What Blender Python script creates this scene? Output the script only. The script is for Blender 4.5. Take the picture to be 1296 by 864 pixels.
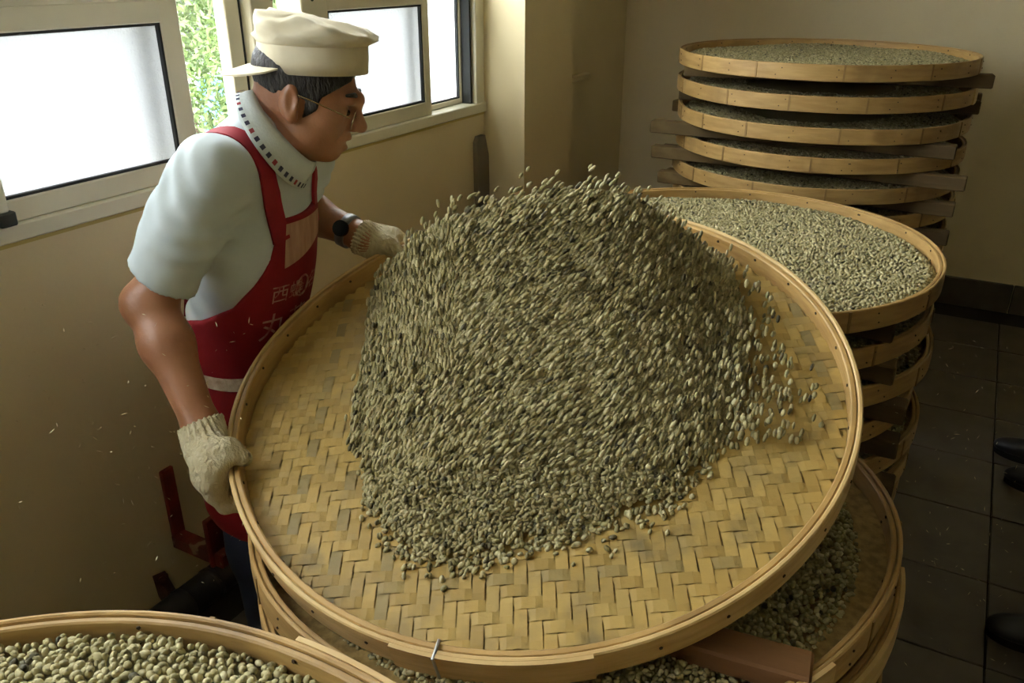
import bpy, bmesh, math, random
import numpy as np
from mathutils import Vector, Matrix
from mathutils.bvhtree import BVHTree
random.seed(5); RNG = np.random.default_rng(5)
R_ = math.radians
for o in list(bpy.data.objects): bpy.data.objects.remove(o)
scene = bpy.context.scene
COL = scene.collection

# ------------------------------------------------------------------ camera
CAM_H, FPX, YAW = 1.65, 1054.0, R_(28.8)
PITCH = math.atan(478 / 1054)
cam_d = bpy.data.cameras.new('camera'); cam = bpy.data.objects.new('camera', cam_d); COL.objects.link(cam)
cam.location = (0, 0, CAM_H); cam.rotation_euler = (math.pi / 2 - PITCH, 0, YAW)
cam_d.sensor_width = 36; cam_d.lens = 36 * FPX / 1296; cam_d.clip_start = .02
scene.camera = cam
hh = np.array([-math.sin(YAW), math.cos(YAW), 0]); rr = np.array([math.cos(YAW), math.sin(YAW), 0]); zz = np.array([0, 0, 1.])
fwv = hh * math.cos(PITCH) - zz * math.sin(PITCH); upv = hh * math.sin(PITCH) + zz * math.cos(PITCH)
CP = np.array([0, 0, CAM_H])
def ray(x, y): return (fwv * FPX + rr * (x - 648) + upv * (432 - y)) / FPX
def onX(x, y, X): d = ray(x, y); return CP + d * X / d[0]
def onY(x, y, Y): d = ray(x, y); return CP + d * Y / d[1]
def onZ(x, y, Z): d = ray(x, y); return CP + d * (Z - CAM_H) / d[2]

# ------------------------------------------------------------------ world and light
world = bpy.data.worlds.new('overcast_sky'); scene.world = world; world.use_nodes = True
bg = world.node_tree.nodes['Background']
bg.inputs['Color'].default_value = (.95, .97, 1.0, 1); bg.inputs['Strength'].default_value = 18.0
scene.view_settings.view_transform = 'Standard'; scene.view_settings.look = 'None'
scene.view_settings.exposure = 0.12; scene.view_settings.gamma = 1.0; scene.view_settings.use_curve_mapping = False
scene.cycles.max_bounces = 8; scene.cycles.diffuse_bounces = 5; scene.cycles.transparent_max_bounces = 12

# ------------------------------------------------------------------ materials
def nmat(name, c1, c2=None, scale=6, rough=.6, bump=0, bscale=60, stretch=(1, 1, 1), spec=.3, metal=0,
         objrand=0, detail=4, lo=.35, hi=.65, attr=None, ramp=None, c3=None, s3=2, lo3=.55, hi3=.7, sss=0):
    m = bpy.data.materials.new(name); m.use_nodes = True; N = m.node_tree.nodes; L = m.node_tree.links
    b = N['Principled BSDF']; b.inputs['Roughness'].default_value = rough; b.inputs['Metallic'].default_value = metal
    b.inputs['Specular IOR Level'].default_value = spec
    if sss: b.inputs['Subsurface Weight'].default_value = sss; b.inputs['Subsurface Radius'].default_value = (.01, .004, .002)
    tc = N.new('ShaderNodeTexCoord'); mp = N.new('ShaderNodeMapping'); mp.inputs['Scale'].default_value = stretch
    L.new(tc.outputs['Object'], mp.inputs['Vector'])
    def rgb(c): return (c[0], c[1], c[2], 1)
    col = None
    if ramp:
        cr = N.new('ShaderNodeValToRGB'); e = cr.color_ramp.elements
        e[0].position, e[0].color = ramp[0][0], rgb(ramp[0][1]); e[1].position, e[1].color = ramp[-1][0], rgb(ramp[-1][1])
        for p, c in ramp[1:-1]: q = e.new(p); q.color = rgb(c)
        if attr:
            a = N.new('ShaderNodeAttribute'); a.attribute_name = attr; L.new(a.outputs['Fac'], cr.inputs['Fac'])
        else:
            a = N.new('ShaderNodeObjectInfo'); L.new(a.outputs['Random'], cr.inputs['Fac'])
        col = cr.outputs['Color']
    if c2 is not None:
        nz = N.new('ShaderNodeTexNoise'); nz.inputs['Scale'].default_value = scale; nz.inputs['Detail'].default_value = detail
        L.new(mp.outputs['Vector'], nz.inputs['Vector'])
        mr = N.new('ShaderNodeMapRange'); mr.inputs['From Min'].default_value = lo; mr.inputs['From Max'].default_value = hi
        L.new(nz.outputs['Fac'], mr.inputs['Value'])
        mx = N.new('ShaderNodeMix'); mx.data_type = 'RGBA'
        L.new(mr.outputs['Result'], mx.inputs['Factor'])
        if col is None: mx.inputs['A'].default_value = rgb(c1)
        else: L.new(col, mx.inputs['A'])
        mx.inputs['B'].default_value = rgb(c2); col = mx.outputs['Result']
    if c3 is not None:
        nz = N.new('ShaderNodeTexNoise'); nz.inputs['Scale'].default_value = s3; nz.inputs['Detail'].default_value = 5
        L.new(tc.outputs['Object'], nz.inputs['Vector'])
        mr = N.new('ShaderNodeMapRange'); mr.inputs['From Min'].default_value = lo3; mr.inputs['From Max'].default_value = hi3
        L.new(nz.outputs['Fac'], mr.inputs['Value'])
        mx = N.new('ShaderNodeMix'); mx.data_type = 'RGBA'; L.new(mr.outputs['Result'], mx.inputs['Factor'])
        if col is None: mx.inputs['A'].default_value = rgb(c1)
        else: L.new(col, mx.inputs['A'])
        mx.inputs['B'].default_value = rgb(c3); col = mx.outputs['Result']
    if objrand:
        oi = N.new('ShaderNodeObjectInfo'); mr = N.new('ShaderNodeMapRange')
        mr.inputs['To Min'].default_value = 1 - objrand; mr.inputs['To Max'].default_value = 1 + objrand
        L.new(oi.outputs['Random'], mr.inputs['Value'])
        hs = N.new('ShaderNodeHueSaturation'); L.new(mr.outputs['Result'], hs.inputs['Value'])
        if col is None: hs.inputs['Color'].default_value = rgb(c1)
        else: L.new(col, hs.inputs['Color'])
        col = hs.outputs['Color']
    if col is None: b.inputs['Base Color'].default_value = rgb(c1)
    else: L.new(col, b.inputs['Base Color'])
    if bump:
        nb = N.new('ShaderNodeTexNoise'); nb.inputs['Scale'].default_value = bscale; nb.inputs['Detail'].default_value = 3
        L.new(mp.outputs['Vector'], nb.inputs['Vector'])
        bn = N.new('ShaderNodeBump'); bn.inputs['Strength'].default_value = bump; bn.inputs['Distance'].default_value = .01
        L.new(nb.outputs['Fac'], bn.inputs['Height']); L.new(bn.outputs['Normal'], b.inputs['Normal'])
    return m
MT = {}
MT['wall'] = nmat('cream_wall_paint', (.72, .625, .40), (.67, .575, .355), 2.2, .75, .08, 40, c3=(.42, .31, .14), s3=1.3, lo3=.6, hi3=.85)
MT['wall_white'] = MT['wall']
MT['wall_back'] = MT['wall']
MT['wall_far'] = MT['wall']
MT['ceil'] = nmat('ceiling_paint', (.78, .74, .62), (.74, .7, .57), 2, .8)
MT['tile'] = nmat('dark_floor_tile', (.105, .088, .066), (.075, .062, .046), 7, .36, .05, 30, objrand=.12, spec=.5, c3=(.05, .04, .03), s3=5, lo3=.6, hi3=.75)
MT['grout'] = nmat('dirty_grout', (.03, .026, .02), rough=.9)
MT['skirt'] = nmat('skirting_tile', (.12, .1, .07), (.08, .065, .045), 8, .4)
MT['frame'] = nmat('cream_aluminium', (.72, .69, .55), (.66, .63, .49), 5, .38, spec=.5)
MT['frame_white'] = MT['frame']
MT['gasket'] = nmat('black_gasket', (.03, .035, .035), rough=.6)
MT['bamboo'] = nmat('split_bamboo', (.47, .30, .105), (.36, .215, .07), 9, .5, .15, 40, stretch=(1, 1, 7), objrand=.14, c3=(.25, .15, .05), s3=5, lo3=.6, hi3=.78, spec=.4)
MT['bamboo_pale'] = nmat('pale_split_bamboo', (.62, .44, .19), (.50, .33, .13), 9, .5, .15, 40, stretch=(1, 1, 7), objrand=.1, c3=(.30, .26, .10), s3=4, lo3=.6, hi3=.75, spec=.4)
MT['bamboo_dark'] = nmat('weathered_bamboo', (.30, .2, .085), (.22, .14, .055), 9, .6, .15, 40, stretch=(1, 1, 7), objrand=.1)
MT['node'] = nmat('bamboo_node', (.26, .16, .06), rough=.6)
MT['weave'] = nmat('bamboo_strip', None, (.30, .21, .075), 16, .55, .12, 60, lo=.5, hi=.75, spec=.35,
    ramp=[(0, (.33, .215, .058)), (.4, (.42, .28, .078)), (.75, (.46, .315, .095)), (.92, (.36, .25, .08)), (1, (.25, .19, .075))], c3=(.17, .13, .06), s3=7, lo3=.62, hi3=.74)
MT['weave_flat'] = nmat('woven_base', (.36, .25, .09), (.2, .13, .045), 60, .6)
MT['backing'] = nmat('bamboo_backing', (.36, .25, .09), (.30, .20, .07), 12, .7)
MT['pin'] = nmat('dark_pin', (.05, .03, .015), rough=.6)
MT['wire'] = nmat('dull_wire', (.42, .42, .38), rough=.4, metal=.7)
MT['bar'] = nmat('old_wood_bar', (.135, .09, .034), (.078, .05, .02), 12, .75, .3, 50, stretch=(.15, 1, 1), objrand=.25, c3=(.21, .15, .065), s3=5, lo3=.58, hi3=.75)
MT['bar_red'] = nmat('reddish_wood_bar', (.20, .10, .038), (.13, .06, .022), 12, .7, .3, 50, stretch=(.15, 1, 1))
BR = [(0, (.08, .072, .042)), (.04, (.13, .115, .06)), (.08, (.27, .235, .108)), (.35, (.36, .312, .145)), (.7, (.45, .395, .20)), (1, (.56, .50, .29))]
MT['bean'] = nmat('pale_green_bean', None, (.27, .25, .145), 160, .55, .1, 300, attr='rnd', ramp=BR, lo=.5, hi=.8)
MT['bean_one'] = nmat('single_bean', None, (.27, .25, .145), 160, .55, .1, 300, ramp=BR, lo=.5, hi=.8)
BG = BR
MT['bean_toss'] = nmat('tossed_bean', None, (.27, .25, .145), 160, .55, .1, 300, attr='rnd', ramp=BG, lo=.5, hi=.8)
MT['bean_toss_one'] = nmat('loose_bean', None, (.27, .25, .145), 160, .55, .1, 300, ramp=BG, lo=.5, hi=.8)
MT['skin'] = nmat('tanned_skin', (.34, .155, .075), (.27, .115, .055), 9, .42, .1, 90, spec=.45, sss=.08, c3=(.40, .19, .11), s3=5, lo3=.5, hi3=.75)
MT['skin2'] = nmat('plain_skin', (.42, .24, .15), rough=.5)
MT['shirt'] = nmat('pale_blue_cotton', (.54, .60, .61), (.49, .55, .57), 6, .8, .35, 11, spec=.15)
MT['collar'] = nmat('collar_cotton', (.60, .65, .64), (.54, .60, .60), 30, .85, .1, 200, spec=.1)
MT['undershirt'] = nmat('white_undershirt', (.74, .76, .76), rough=.9)
MT['apron'] = nmat('crimson_apron_cloth', (.27, .014, .022), (.20, .010, .015), 7, .7, .15, 12, spec=.2)
MT['strap'] = nmat('crimson_strap', (.30, .018, .028), (.24, .013, .022), 20, .7, spec=.2)
MT['bib'] = nmat('pinkish_ribbed_cloth', (.50, .31, .22), (.40, .22, .15), 60, .85, .3, 60, stretch=(1, 1, .2))
MT['print'] = nmat('faded_white_print', (.46, .24, .20), (.36, .08, .08), 60, .8, lo=.45, hi=.62)
MT['trim'] = nmat('cream_ribbed_trim', (.56, .46, .34), (.38, .28, .2), 60, .85, .3, 80)
MT['dash'] = nmat('navy_collar_dash', (.05, .05, .09), rough=.8)
MT['dash_red'] = nmat('red_collar_dash', (.35, .06, .07), rough=.8)
MT['cap'] = nmat('off_white_cap_cotton', (.66, .60, .45), (.58, .51, .36), 9, .85, .2, 25, spec=.1, c3=(.48, .42, .29), s3=9, lo3=.58, hi3=.75)
MT['hair'] = nmat('greying_hair', (.018, .015, .013), (.065, .058, .05), 90, .55, .6, 160, stretch=(1, 1, .35), lo=.45, hi=.8)
MT['glove'] = nmat('cream_knit_glove', (.52, .46, .31), (.42, .36, .22), 25, .95, .7, 130, spec=.05, stretch=(1, 1, .6))
MT['metal'] = nmat('gold_wire_rim', (.55, .45, .28), rough=.25, metal=1)
MT['lens'] = nmat('spectacle_lens', (.9, .92, .95), rough=.05, spec=.8)
MT['eye'] = nmat('eye_dark', (.03, .02, .015), rough=.2)
MT['lip'] = nmat('lip_skin', (.27, .09, .06), rough=.45)
MT['watch'] = nmat('steel_watch', (.20, .21, .22), rough=.35, metal=.6)
MT['watch_dark'] = nmat('watch_face', (.02, .025, .035), rough=.2)
MT['trouser'] = nmat('navy_trousers', (.035, .045, .085), (.025, .03, .06), 10, .85, .1, 30)
MT['black_cloth'] = nmat('black_cloth', (.014, .014, .016), (.01, .01, .012), 10, .85)
MT['shoe'] = nmat('black_shoe_leather', (.012, .012, .014), rough=.38, spec=.5)
MT['sole'] = nmat('black_rubber_sole', (.01, .01, .01), rough=.8)
MT['red_steel'] = nmat('rusty_red_paint', (.20, .022, .012), (.075, .018, .01), 12, .55, .2, 50, c3=(.25, .17, .11), s3=16, lo3=.63, hi3=.68)
MT['rust'] = nmat('dark_rust_paint', (.06, .012, .008), (.12, .07, .045), 14, .7, .2, 50)
MT['pipe'] = nmat('black_pipe_rubber', (.016, .016, .02), (.05, .04, .035), 9, .45, .1, 30, lo=.5, hi=.8)
MT['greyboard'] = nmat('grey_worn_board', (.20, .175, .135), (.15, .13, .10), 5, .8, .2, 30, stretch=(1, 1, .2))
MT['leaf'] = nmat('tree_leaf', None, (.10, .17, .045), 3, .6, attr='rnd', ramp=[(0, (.06, .09, .03)), (.6, (.12, .165, .07)), (1, (.19, .23, .12))])
MT['trunk'] = nmat('tree_bark', (.12, .08, .05), (.07, .05, .03), 8, .9, .4, 20)
MT['blue'] = nmat('blue_sheet', (.06, .22, .42), (.08, .26, .46), 3, .5)
MT['grey_out'] = nmat('grey_render', (.30, .29, .27), (.24, .23, .22), 3, .9)
MT['ground'] = nmat('outdoor_ground', (.25, .24, .2), (.2, .19, .15), 1.5, .9)
MT['chaff'] = nmat('straw_chaff', (.62, .54, .33), rough=.8)

def glass_mats():
    m = bpy.data.materials.new('frosted_glass'); m.use_nodes = True; N = m.node_tree.nodes; L = m.node_tree.links
    N.remove(N['Principled BSDF']); out = N['Material Output']
    tr = N.new('ShaderNodeBsdfTranslucent'); gl = N.new('ShaderNodeBsdfGlossy'); gl.inputs['Roughness'].default_value = .35
    tr.inputs['Color'].default_value = (.362, .374, .378, 1)
    nz = N.new('ShaderNodeTexNoise'); nz.inputs['Scale'].default_value = 190; nz.inputs['Detail'].default_value = 2
    tc = N.new('ShaderNodeTexCoord'); L.new(tc.outputs['Object'], nz.inputs['Vector'])
    bp = N.new('ShaderNodeBump'); bp.inputs['Strength'].default_value = .9; bp.inputs['Distance'].default_value = .004
    L.new(nz.outputs['Fac'], bp.inputs['Height']); L.new(bp.outputs['Normal'], tr.inputs['Normal']); L.new(bp.outputs['Normal'], gl.inputs['Normal'])
    mx = N.new('ShaderNodeMixShader'); mx.inputs[0].default_value = .05
    L.new(tr.outputs[0], mx.inputs[1]); L.new(gl.outputs[0], mx.inputs[2]); L.new(mx.outputs[0], out.inputs['Surface'])
    MT['frosted'] = m
    m2 = m.copy(); m2.name = 'pebbled_glass'; MT['pebbled'] = m2
    for nd in m2.node_tree.nodes:
        if nd.type == 'BSDF_TRANSLUCENT': nd.inputs['Color'].default_value = (.60, .61, .61, 1)
        if nd.type == 'TEX_NOISE': nd.inputs['Scale'].default_value = 110
    m = bpy.data.materials.new('clear_glass'); m.use_nodes = True; N = m.node_tree.nodes; L = m.node_tree.links
    N.remove(N['Principled BSDF']); out = N['Material Output']
    tr = N.new('ShaderNodeBsdfTransparent'); tr.inputs['Color'].default_value = (.95, .97, .97, 1)
    gl = N.new('ShaderNodeBsdfGlossy'); gl.inputs['Roughness'].default_value = .03
    mx = N.new('ShaderNodeMixShader'); mx.inputs[0].default_value = .06
    L.new(tr.outputs[0], mx.inputs[1]); L.new(gl.outputs[0], mx.inputs[2]); L.new(mx.outputs[0], out.inputs['Surface'])
    MT['clear'] = m
glass_mats()

# ------------------------------------------------------------------ mesh helpers
def mesh_np(name, V, Fq, mat=None, smooth=False, rnd=None):
    """V (n,3); Fq (m,3|4) array or list of lists"""
    me = bpy.data.meshes.new(name)
    if isinstance(Fq, np.ndarray):
        V = np.ascontiguousarray(V, dtype=np.float32); k = Fq.shape[1]; m = len(Fq)
        me.vertices.add(len(V)); me.vertices.foreach_set('co', V.ravel())
        me.loops.add(m * k); me.loops.foreach_set('vertex_index', Fq.astype(np.int32).ravel())
        me.polygons.add(m); me.polygons.foreach_set('loop_start', np.arange(0, m * k, k, dtype=np.int32))
        me.polygons.foreach_set('loop_total', np.full(m, k, dtype=np.int32))
        me.update(calc_edges=True); me.validate()
    else:
        me.from_pydata([tuple(v) for v in V], [], Fq); me.update()
    if smooth: me.polygons.foreach_set('use_smooth', np.ones(len(me.polygons), dtype=bool))
    if rnd is not None:
        a = me.attributes.new('rnd', 'FLOAT', 'POINT'); a.data.foreach_set('value', np.asarray(rnd, np.float32))
    if mat: me.materials.append(MT[mat] if isinstance(mat, str) else mat)
    return me
def link(name, me, parent=None, loc=None, rot=None):
    o = bpy.data.objects.new(name, me); COL.objects.link(o)
    if parent is not None: o.parent = parent
    if loc is not None: o.location = loc
    if rot is not None: o.rotation_euler = rot
    return o
def tag(o, label=None, cat=None, group=None, kind=None):
    if label: o['label'] = label
    if cat: o['category'] = cat
    if group: o['group'] = group
    if kind: o['kind'] = kind
    return o
class MB:
    def __init__(s): s.V = []; s.F = []
    def add(s, V, F):
        n = len(s.V); s.V += [tuple(v) for v in V]; s.F += [[i + n for i in f] for f in F]; return s
    def box(s, lo, hi):
        x0, y0, z0 = lo; x1, y1, z1 = hi
        return s.add([(x0, y0, z0), (x1, y0, z0), (x1, y1, z0), (x0, y1, z0), (x0, y0, z1), (x1, y0, z1), (x1, y1, z1), (x0, y1, z1)],
              [[0, 3, 2, 1], [4, 5, 6, 7], [0, 1, 5, 4], [1, 2, 6, 5], [2, 3, 7, 6], [3, 0, 4, 7]])
    def bbox(s, lo, hi, b):
        """bevelled box"""
        bm = bmesh.new(); bmesh.ops.create_cube(bm, size=1)
        for v in bm.verts: v.co = Vector([(lo[i] + hi[i]) / 2 + v.co[i] * (hi[i] - lo[i]) for i in range(3)])
        bmesh.ops.bevel(bm, geom=bm.edges[:], offset=b, segments=1, affect='EDGES')
        bm.verts.index_update(); s.add([v.co[:] for v in bm.verts], [[v.index for v in f.verts] for f in bm.faces]); bm.free(); return s
    def tube(s, pts, rad, n=10, cap=True):
        pts = [Vector(p) for p in pts]; rad = rad if isinstance(rad, (list, tuple)) else [rad] * len(pts)
        base = len(s.V); up = None
        for i, p in enumerate(pts):
            d = (pts[min(i + 1, len(pts) - 1)] - pts[max(i - 1, 0)]).normalized()
            if up is None: up = d.orthogonal().normalized()
            up = (up - d * up.dot(d)).normalized(); sd = d.cross(up)
            for k in range(n):
                a = 2 * math.pi * k / n; s.V.append(tuple(p + (up * math.cos(a) + sd * math.sin(a)) * rad[i]))
        for i in range(len(pts) - 1):
            for k in range(n):
                a = base + i * n + k; b = base + i * n + (k + 1) % n; s.F.append([a, b, b + n, a + n])
        if cap: s.F.append([base + k for k in range(n)][::-1]); s.F.append([base + (len(pts) - 1) * n + k for k in range(n)])
        return s
    def rev(s, prof, n=64, a0=0, a1=2 * math.pi, wob=None):
        """revolve closed profile [(r,z)] about z"""
        full = abs(a1 - a0 - 2 * math.pi) < 1e-6; m = n if full else n + 1; k = len(prof); base = len(s.V)
        for i in range(m):
            a = a0 + (a1 - a0) * i / n; w = wob(a) if wob else (0, 0)
            for r, z in prof: s.V.append(((r + w[0]) * math.cos(a), (r + w[0]) * math.sin(a), z + w[1]))
        for i in range(n):
            i2 = (i + 1) % m
            for j in range(k):
                j2 = (j + 1) % k; s.F.append([base + i * k + j, base + i2 * k + j, base + i2 * k + j2, base + i * k + j2])
        if not full: s.F.append([base + j for j in range(k)]); s.F.append([base + n * k + j for j in range(k)][::-1])
        return s
    def mesh(s, name, mat, smooth=False):
        me = mesh_np(name, s.V, s.F, mat, smooth); return me
    def build(s, name, mat, parent=None, smooth=False):
        return link(name, s.mesh(name, mat, smooth), parent)
def empty(name, loc=(0, 0, 0), parent=None):
    o = bpy.data.objects.new(name, None); COL.objects.link(o); o.location = loc; o.empty_display_size = .1
    if parent: o.parent = parent
    return o
def autosmooth(me, ang=40):
    bm = bmesh.new(); bm.from_mesh(me); bmesh.ops.recalc_face_normals(bm, faces=bm.faces[:])
    for f in bm.faces: f.smooth = True
    for e in bm.edges:
        e.smooth = not (len(e.link_faces) != 2 or e.calc_face_angle(0) > R_(ang))
    bm.to_mesh(me); bm.free(); return me
# ---- signed-distance volumes -> one continuous surface
class Vol:
    def __init__(s, lo, hi, vs):
        s.lo = np.array(lo, float); s.vs = vs; n = np.ceil((np.array(hi) - s.lo) / vs).astype(int) + 1
        s.n = n; s.F = np.full(n, 1.0, np.float32)
    def _sl(s, lo, hi):
        a = np.maximum(np.floor((np.array(lo) - s.lo) / s.vs).astype(int), 0); b = np.minimum(np.ceil((np.array(hi) - s.lo) / s.vs).astype(int) + 1, s.n)
        if (b <= a).any(): return None, None
        sl = tuple(slice(a[i], b[i]) for i in range(3))
        g = [(s.lo[i] + s.vs * np.arange(a[i], b[i], dtype=np.float32)) for i in range(3)]
        return sl, (g[0][:, None, None], g[1][None, :, None], g[2][None, None, :])
    def _mix(s, sl, d, k, sub=False):
        a = s.F[sl]
        if sub:
            d = -d; h = np.maximum(k - np.abs(a - d), 0) / k; s.F[sl] = np.maximum(a, d) + h * h * k * .25
        else:
            h = np.maximum(k - np.abs(a - d), 0) / k; s.F[sl] = np.minimum(a, d) - h * h * k * .25
    def cone(s, a, b, r1, r2, k=.02, sub=False):
        a = np.array(a, float); b = np.array(b, float); m = max(r1, r2) + k + .03
        sl, g = s._sl(np.minimum(a, b) - m, np.maximum(a, b) + m)
        if sl is None: return s
        ba = b - a; L = (ba @ ba) + 1e-12
        px, py, pz = g[0] - a[0], g[1] - a[1], g[2] - a[2]
        t = np.clip((px * ba[0] + py * ba[1] + pz * ba[2]) / L, 0, 1)
        d = np.sqrt((px - t * ba[0]) ** 2 + (py - t * ba[1]) ** 2 + (pz - t * ba[2]) ** 2) - (r1 + (r2 - r1) * t)
        s._mix(sl, d.astype(np.float32), k, sub); return s
    def chain(s, pts, rad, k=.02):
        for i in range(len(pts) - 1): s.cone(pts[i], pts[i + 1], rad[i], rad[i + 1], k)
        return s
    def ell(s, c, rad, k=.03, R=None, sub=False):
        c = np.array(c, float); rad = np.array(rad, float); m = rad.max() + k + .03
        sl, g = s._sl(c - m, c + m)
        if sl is None: return s
        R = np.eye(3) if R is None else np.array(R)      # columns are the axes
        p = [g[i] - c[i] for i in range(3)]
        q = [p[0] * R[0, j] + p[1] * R[1, j] + p[2] * R[2, j] for j in range(3)]
        k0 = np.sqrt(sum((q[j] / rad[j]) ** 2 for j in range(3))); k1 = np.sqrt(sum((q[j] / rad[j] ** 2) ** 2 for j in range(3))) + 1e-6
        s._mix(sl, (k0 * (k0 - 1) / k1).astype(np.float32), k, sub); return s
    def grid(s):
        return [(s.lo[i] + s.vs * np.arange(s.n[i], dtype=np.float32)).reshape([-1 if j == i else 1 for j in range(3)]) for i in range(3)]
    def clip(s, fn):
        g = s.grid(); s.F = np.maximum(s.F, fn(*g).astype(np.float32)); return s
    def disp(s, fn):
        m = np.abs(s.F) < .05; g = s.grid(); B = [np.broadcast_to(x, s.F.shape)[m] for x in g]
        s.F[m] += fn(*B).astype(np.float32); return s
    def mesh(s, name, mat, relax=1):
        F = s.F; ins = F < 0; n = s.n
        c = np.zeros(n - 1, np.int8)
        for i in (0, 1):
            for j in (0, 1):
                for k in (0, 1): c += ins[i:n[0] - 1 + i, j:n[1] - 1 + j, k:n[2] - 1 + k]
        act = (c > 0) & (c < 8); I = np.argwhere(act); idx = np.full(n - 1, -1, np.int32); idx[act] = np.arange(len(I))
        P = np.zeros((len(I), 3)); W = np.zeros(len(I))
        for ax in range(3):
            o1, o2 = [x for x in range(3) if x != ax]
            for u in (0, 1):
                for v in (0, 1):
                    a = I.copy(); a[:, o1] += u; a[:, o2] += v; b = a.copy(); b[:, ax] += 1
                    fa = F[a[:, 0], a[:, 1], a[:, 2]]; fb = F[b[:, 0], b[:, 1], b[:, 2]]; m = (fa < 0) != (fb < 0)
                    t = np.zeros(len(I)); t[m] = fa[m] / (fa[m] - fb[m]); q = a.astype(float); q[:, ax] += t
                    P[m] += q[m]; W[m] += 1
        P = s.lo + s.vs * P / W[:, None]
        Q = []
        for ax in range(3):
            o1, o2 = [(1, 2), (2, 0), (0, 1)][ax]
            sa = [slice(None)] * 3; sb = [slice(None)] * 3; sa[ax] = slice(0, -1); sb[ax] = slice(1, None)
            d = ins[tuple(sa)] != ins[tuple(sb)]; E = np.argwhere(d)
            E = E[(E[:, o1] > 0) & (E[:, o2] > 0) & (E[:, o1] < n[o1] - 1) & (E[:, o2] < n[o2] - 1)]
            def cell(u, v): a = E.copy(); a[:, o1] -= u; a[:, o2] -= v; return idx[a[:, 0], a[:, 1], a[:, 2]]
            q = np.stack([cell(1, 1), cell(0, 1), cell(0, 0), cell(1, 0)], 1)
            fl = ~ins[E[:, 0], E[:, 1], E[:, 2]]; q[fl] = q[fl][:, ::-1]; Q.append(q)
        Q = np.concatenate(Q)
        for _ in range(relax):                                 # light smoothing
            S = np.zeros_like(P); cnt = np.zeros(len(P))
            for a, b in ((0, 1), (1, 2), (2, 3), (3, 0)):
                np.add.at(S, Q[:, a], P[Q[:, b]]); np.add.at(S, Q[:, b], P[Q[:, a]]); np.add.at(cnt, Q[:, a], 1); np.add.at(cnt, Q[:, b], 1)
            P = P * .5 + .5 * S / np.maximum(cnt, 1)[:, None]
        return mesh_np(name, P, Q, mat, True)
def axes(f, up=(0, 0, 1)):
    f = np.array(f, float); f /= np.linalg.norm(f); u = np.array(up, float); u -= f * (u @ f); u /= np.linalg.norm(u)
    return np.stack([f, np.cross(u, f), u], 1)                 # columns forward, left, up

# ================================================================== THE ROOM
XW, YB, CEIL = -1.70, 4.75, 2.75
XR, YF = 3.6, -1.9
WT = .15
TS = .366
def structure(o): return tag(o, kind='structure')
fl = structure(MB().box((XW - .2, YF, -.1), (XR, YB, -.006)).build('floor', 'grout'))
tile_me = MB().bbox((-TS / 2 + .0025, -TS / 2 + .0025, -.008), (TS / 2 - .0025, TS / 2 - .0025, 0), .002).mesh('tile', 'tile')
for i in range(-6, 8):
    for j in range(-9, 13):
        x, y = .292 + (i + .5) * TS, 1.997 + (j + .5) * TS
        if x - TS / 2 < XW - .2 or x + TS / 2 > XR or y - TS / 2 < YF or y + TS / 2 > YB + .02 or x > 2.4 or y < .3 - TS: continue
        link('tile', tile_me, fl, (x, y, 0))
structure(MB().box((XW - .35, YF - .15, CEIL), (XR + .15, YB + .15, CEIL + .1)).build('ceiling', 'ceil'))
structure(MB().box((XW - .35, YB, -.1), (XR + .15, YB + .15, CEIL)).build('wall_back', 'wall_back'))
structure(MB().box((XR, YF - .15, -.1), (XR + .15, YB, CEIL)).build('wall_right', 'wall_far'))
structure(MB().box((XW - .15, YF - .15, -.1), (XR, YF, CEIL)).build('wall_front', 'wall_far'))
W0, W1, SILL, WTOP = .885, 2.865, 1.129, 2.32           # window opening in the frame
V0, V1 = -1.55, .62                                   # a second window further along
YP0, YP1, XP = 2.865, 3.287, -1.521
wl = MB()
wl.box((XW - WT, YF, -.1), (XW, YP0, SILL)); wl.box((XW - WT, YF, WTOP), (XW, YP0, CEIL))
wl.box((XW - WT, YF, SILL), (XW, V0, WTOP)); wl.box((XW - WT, V1, SILL), (XW, W0, WTOP))
structure(wl.build('wall_left', 'wall'))
structure(MB().box((XW - WT, YP0, -.1), (XP, YP1, CEIL)).build('wall_pillar', 'wall_white'))
structure(MB().box((XW - .35, YP1, -.1), (XW - .17, YB, CEIL)).build('wall_recess', 'wall_back'))
structure(MB().bbox((XW - .175, YP1, 1.10), (XW - .135, YB - .55, 1.13), .006).build('trim_1', 'wall_back'))
bb = empty('baseboard_back'); structure(bb)
for i in range(15):
    x0 = -1.87 + i * TS
    MB().bbox((x0 + .002, YB - .022, 0), (x0 + TS - .002, YB + .01, .15), .003).build('tile', 'skirt', bb)

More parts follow.
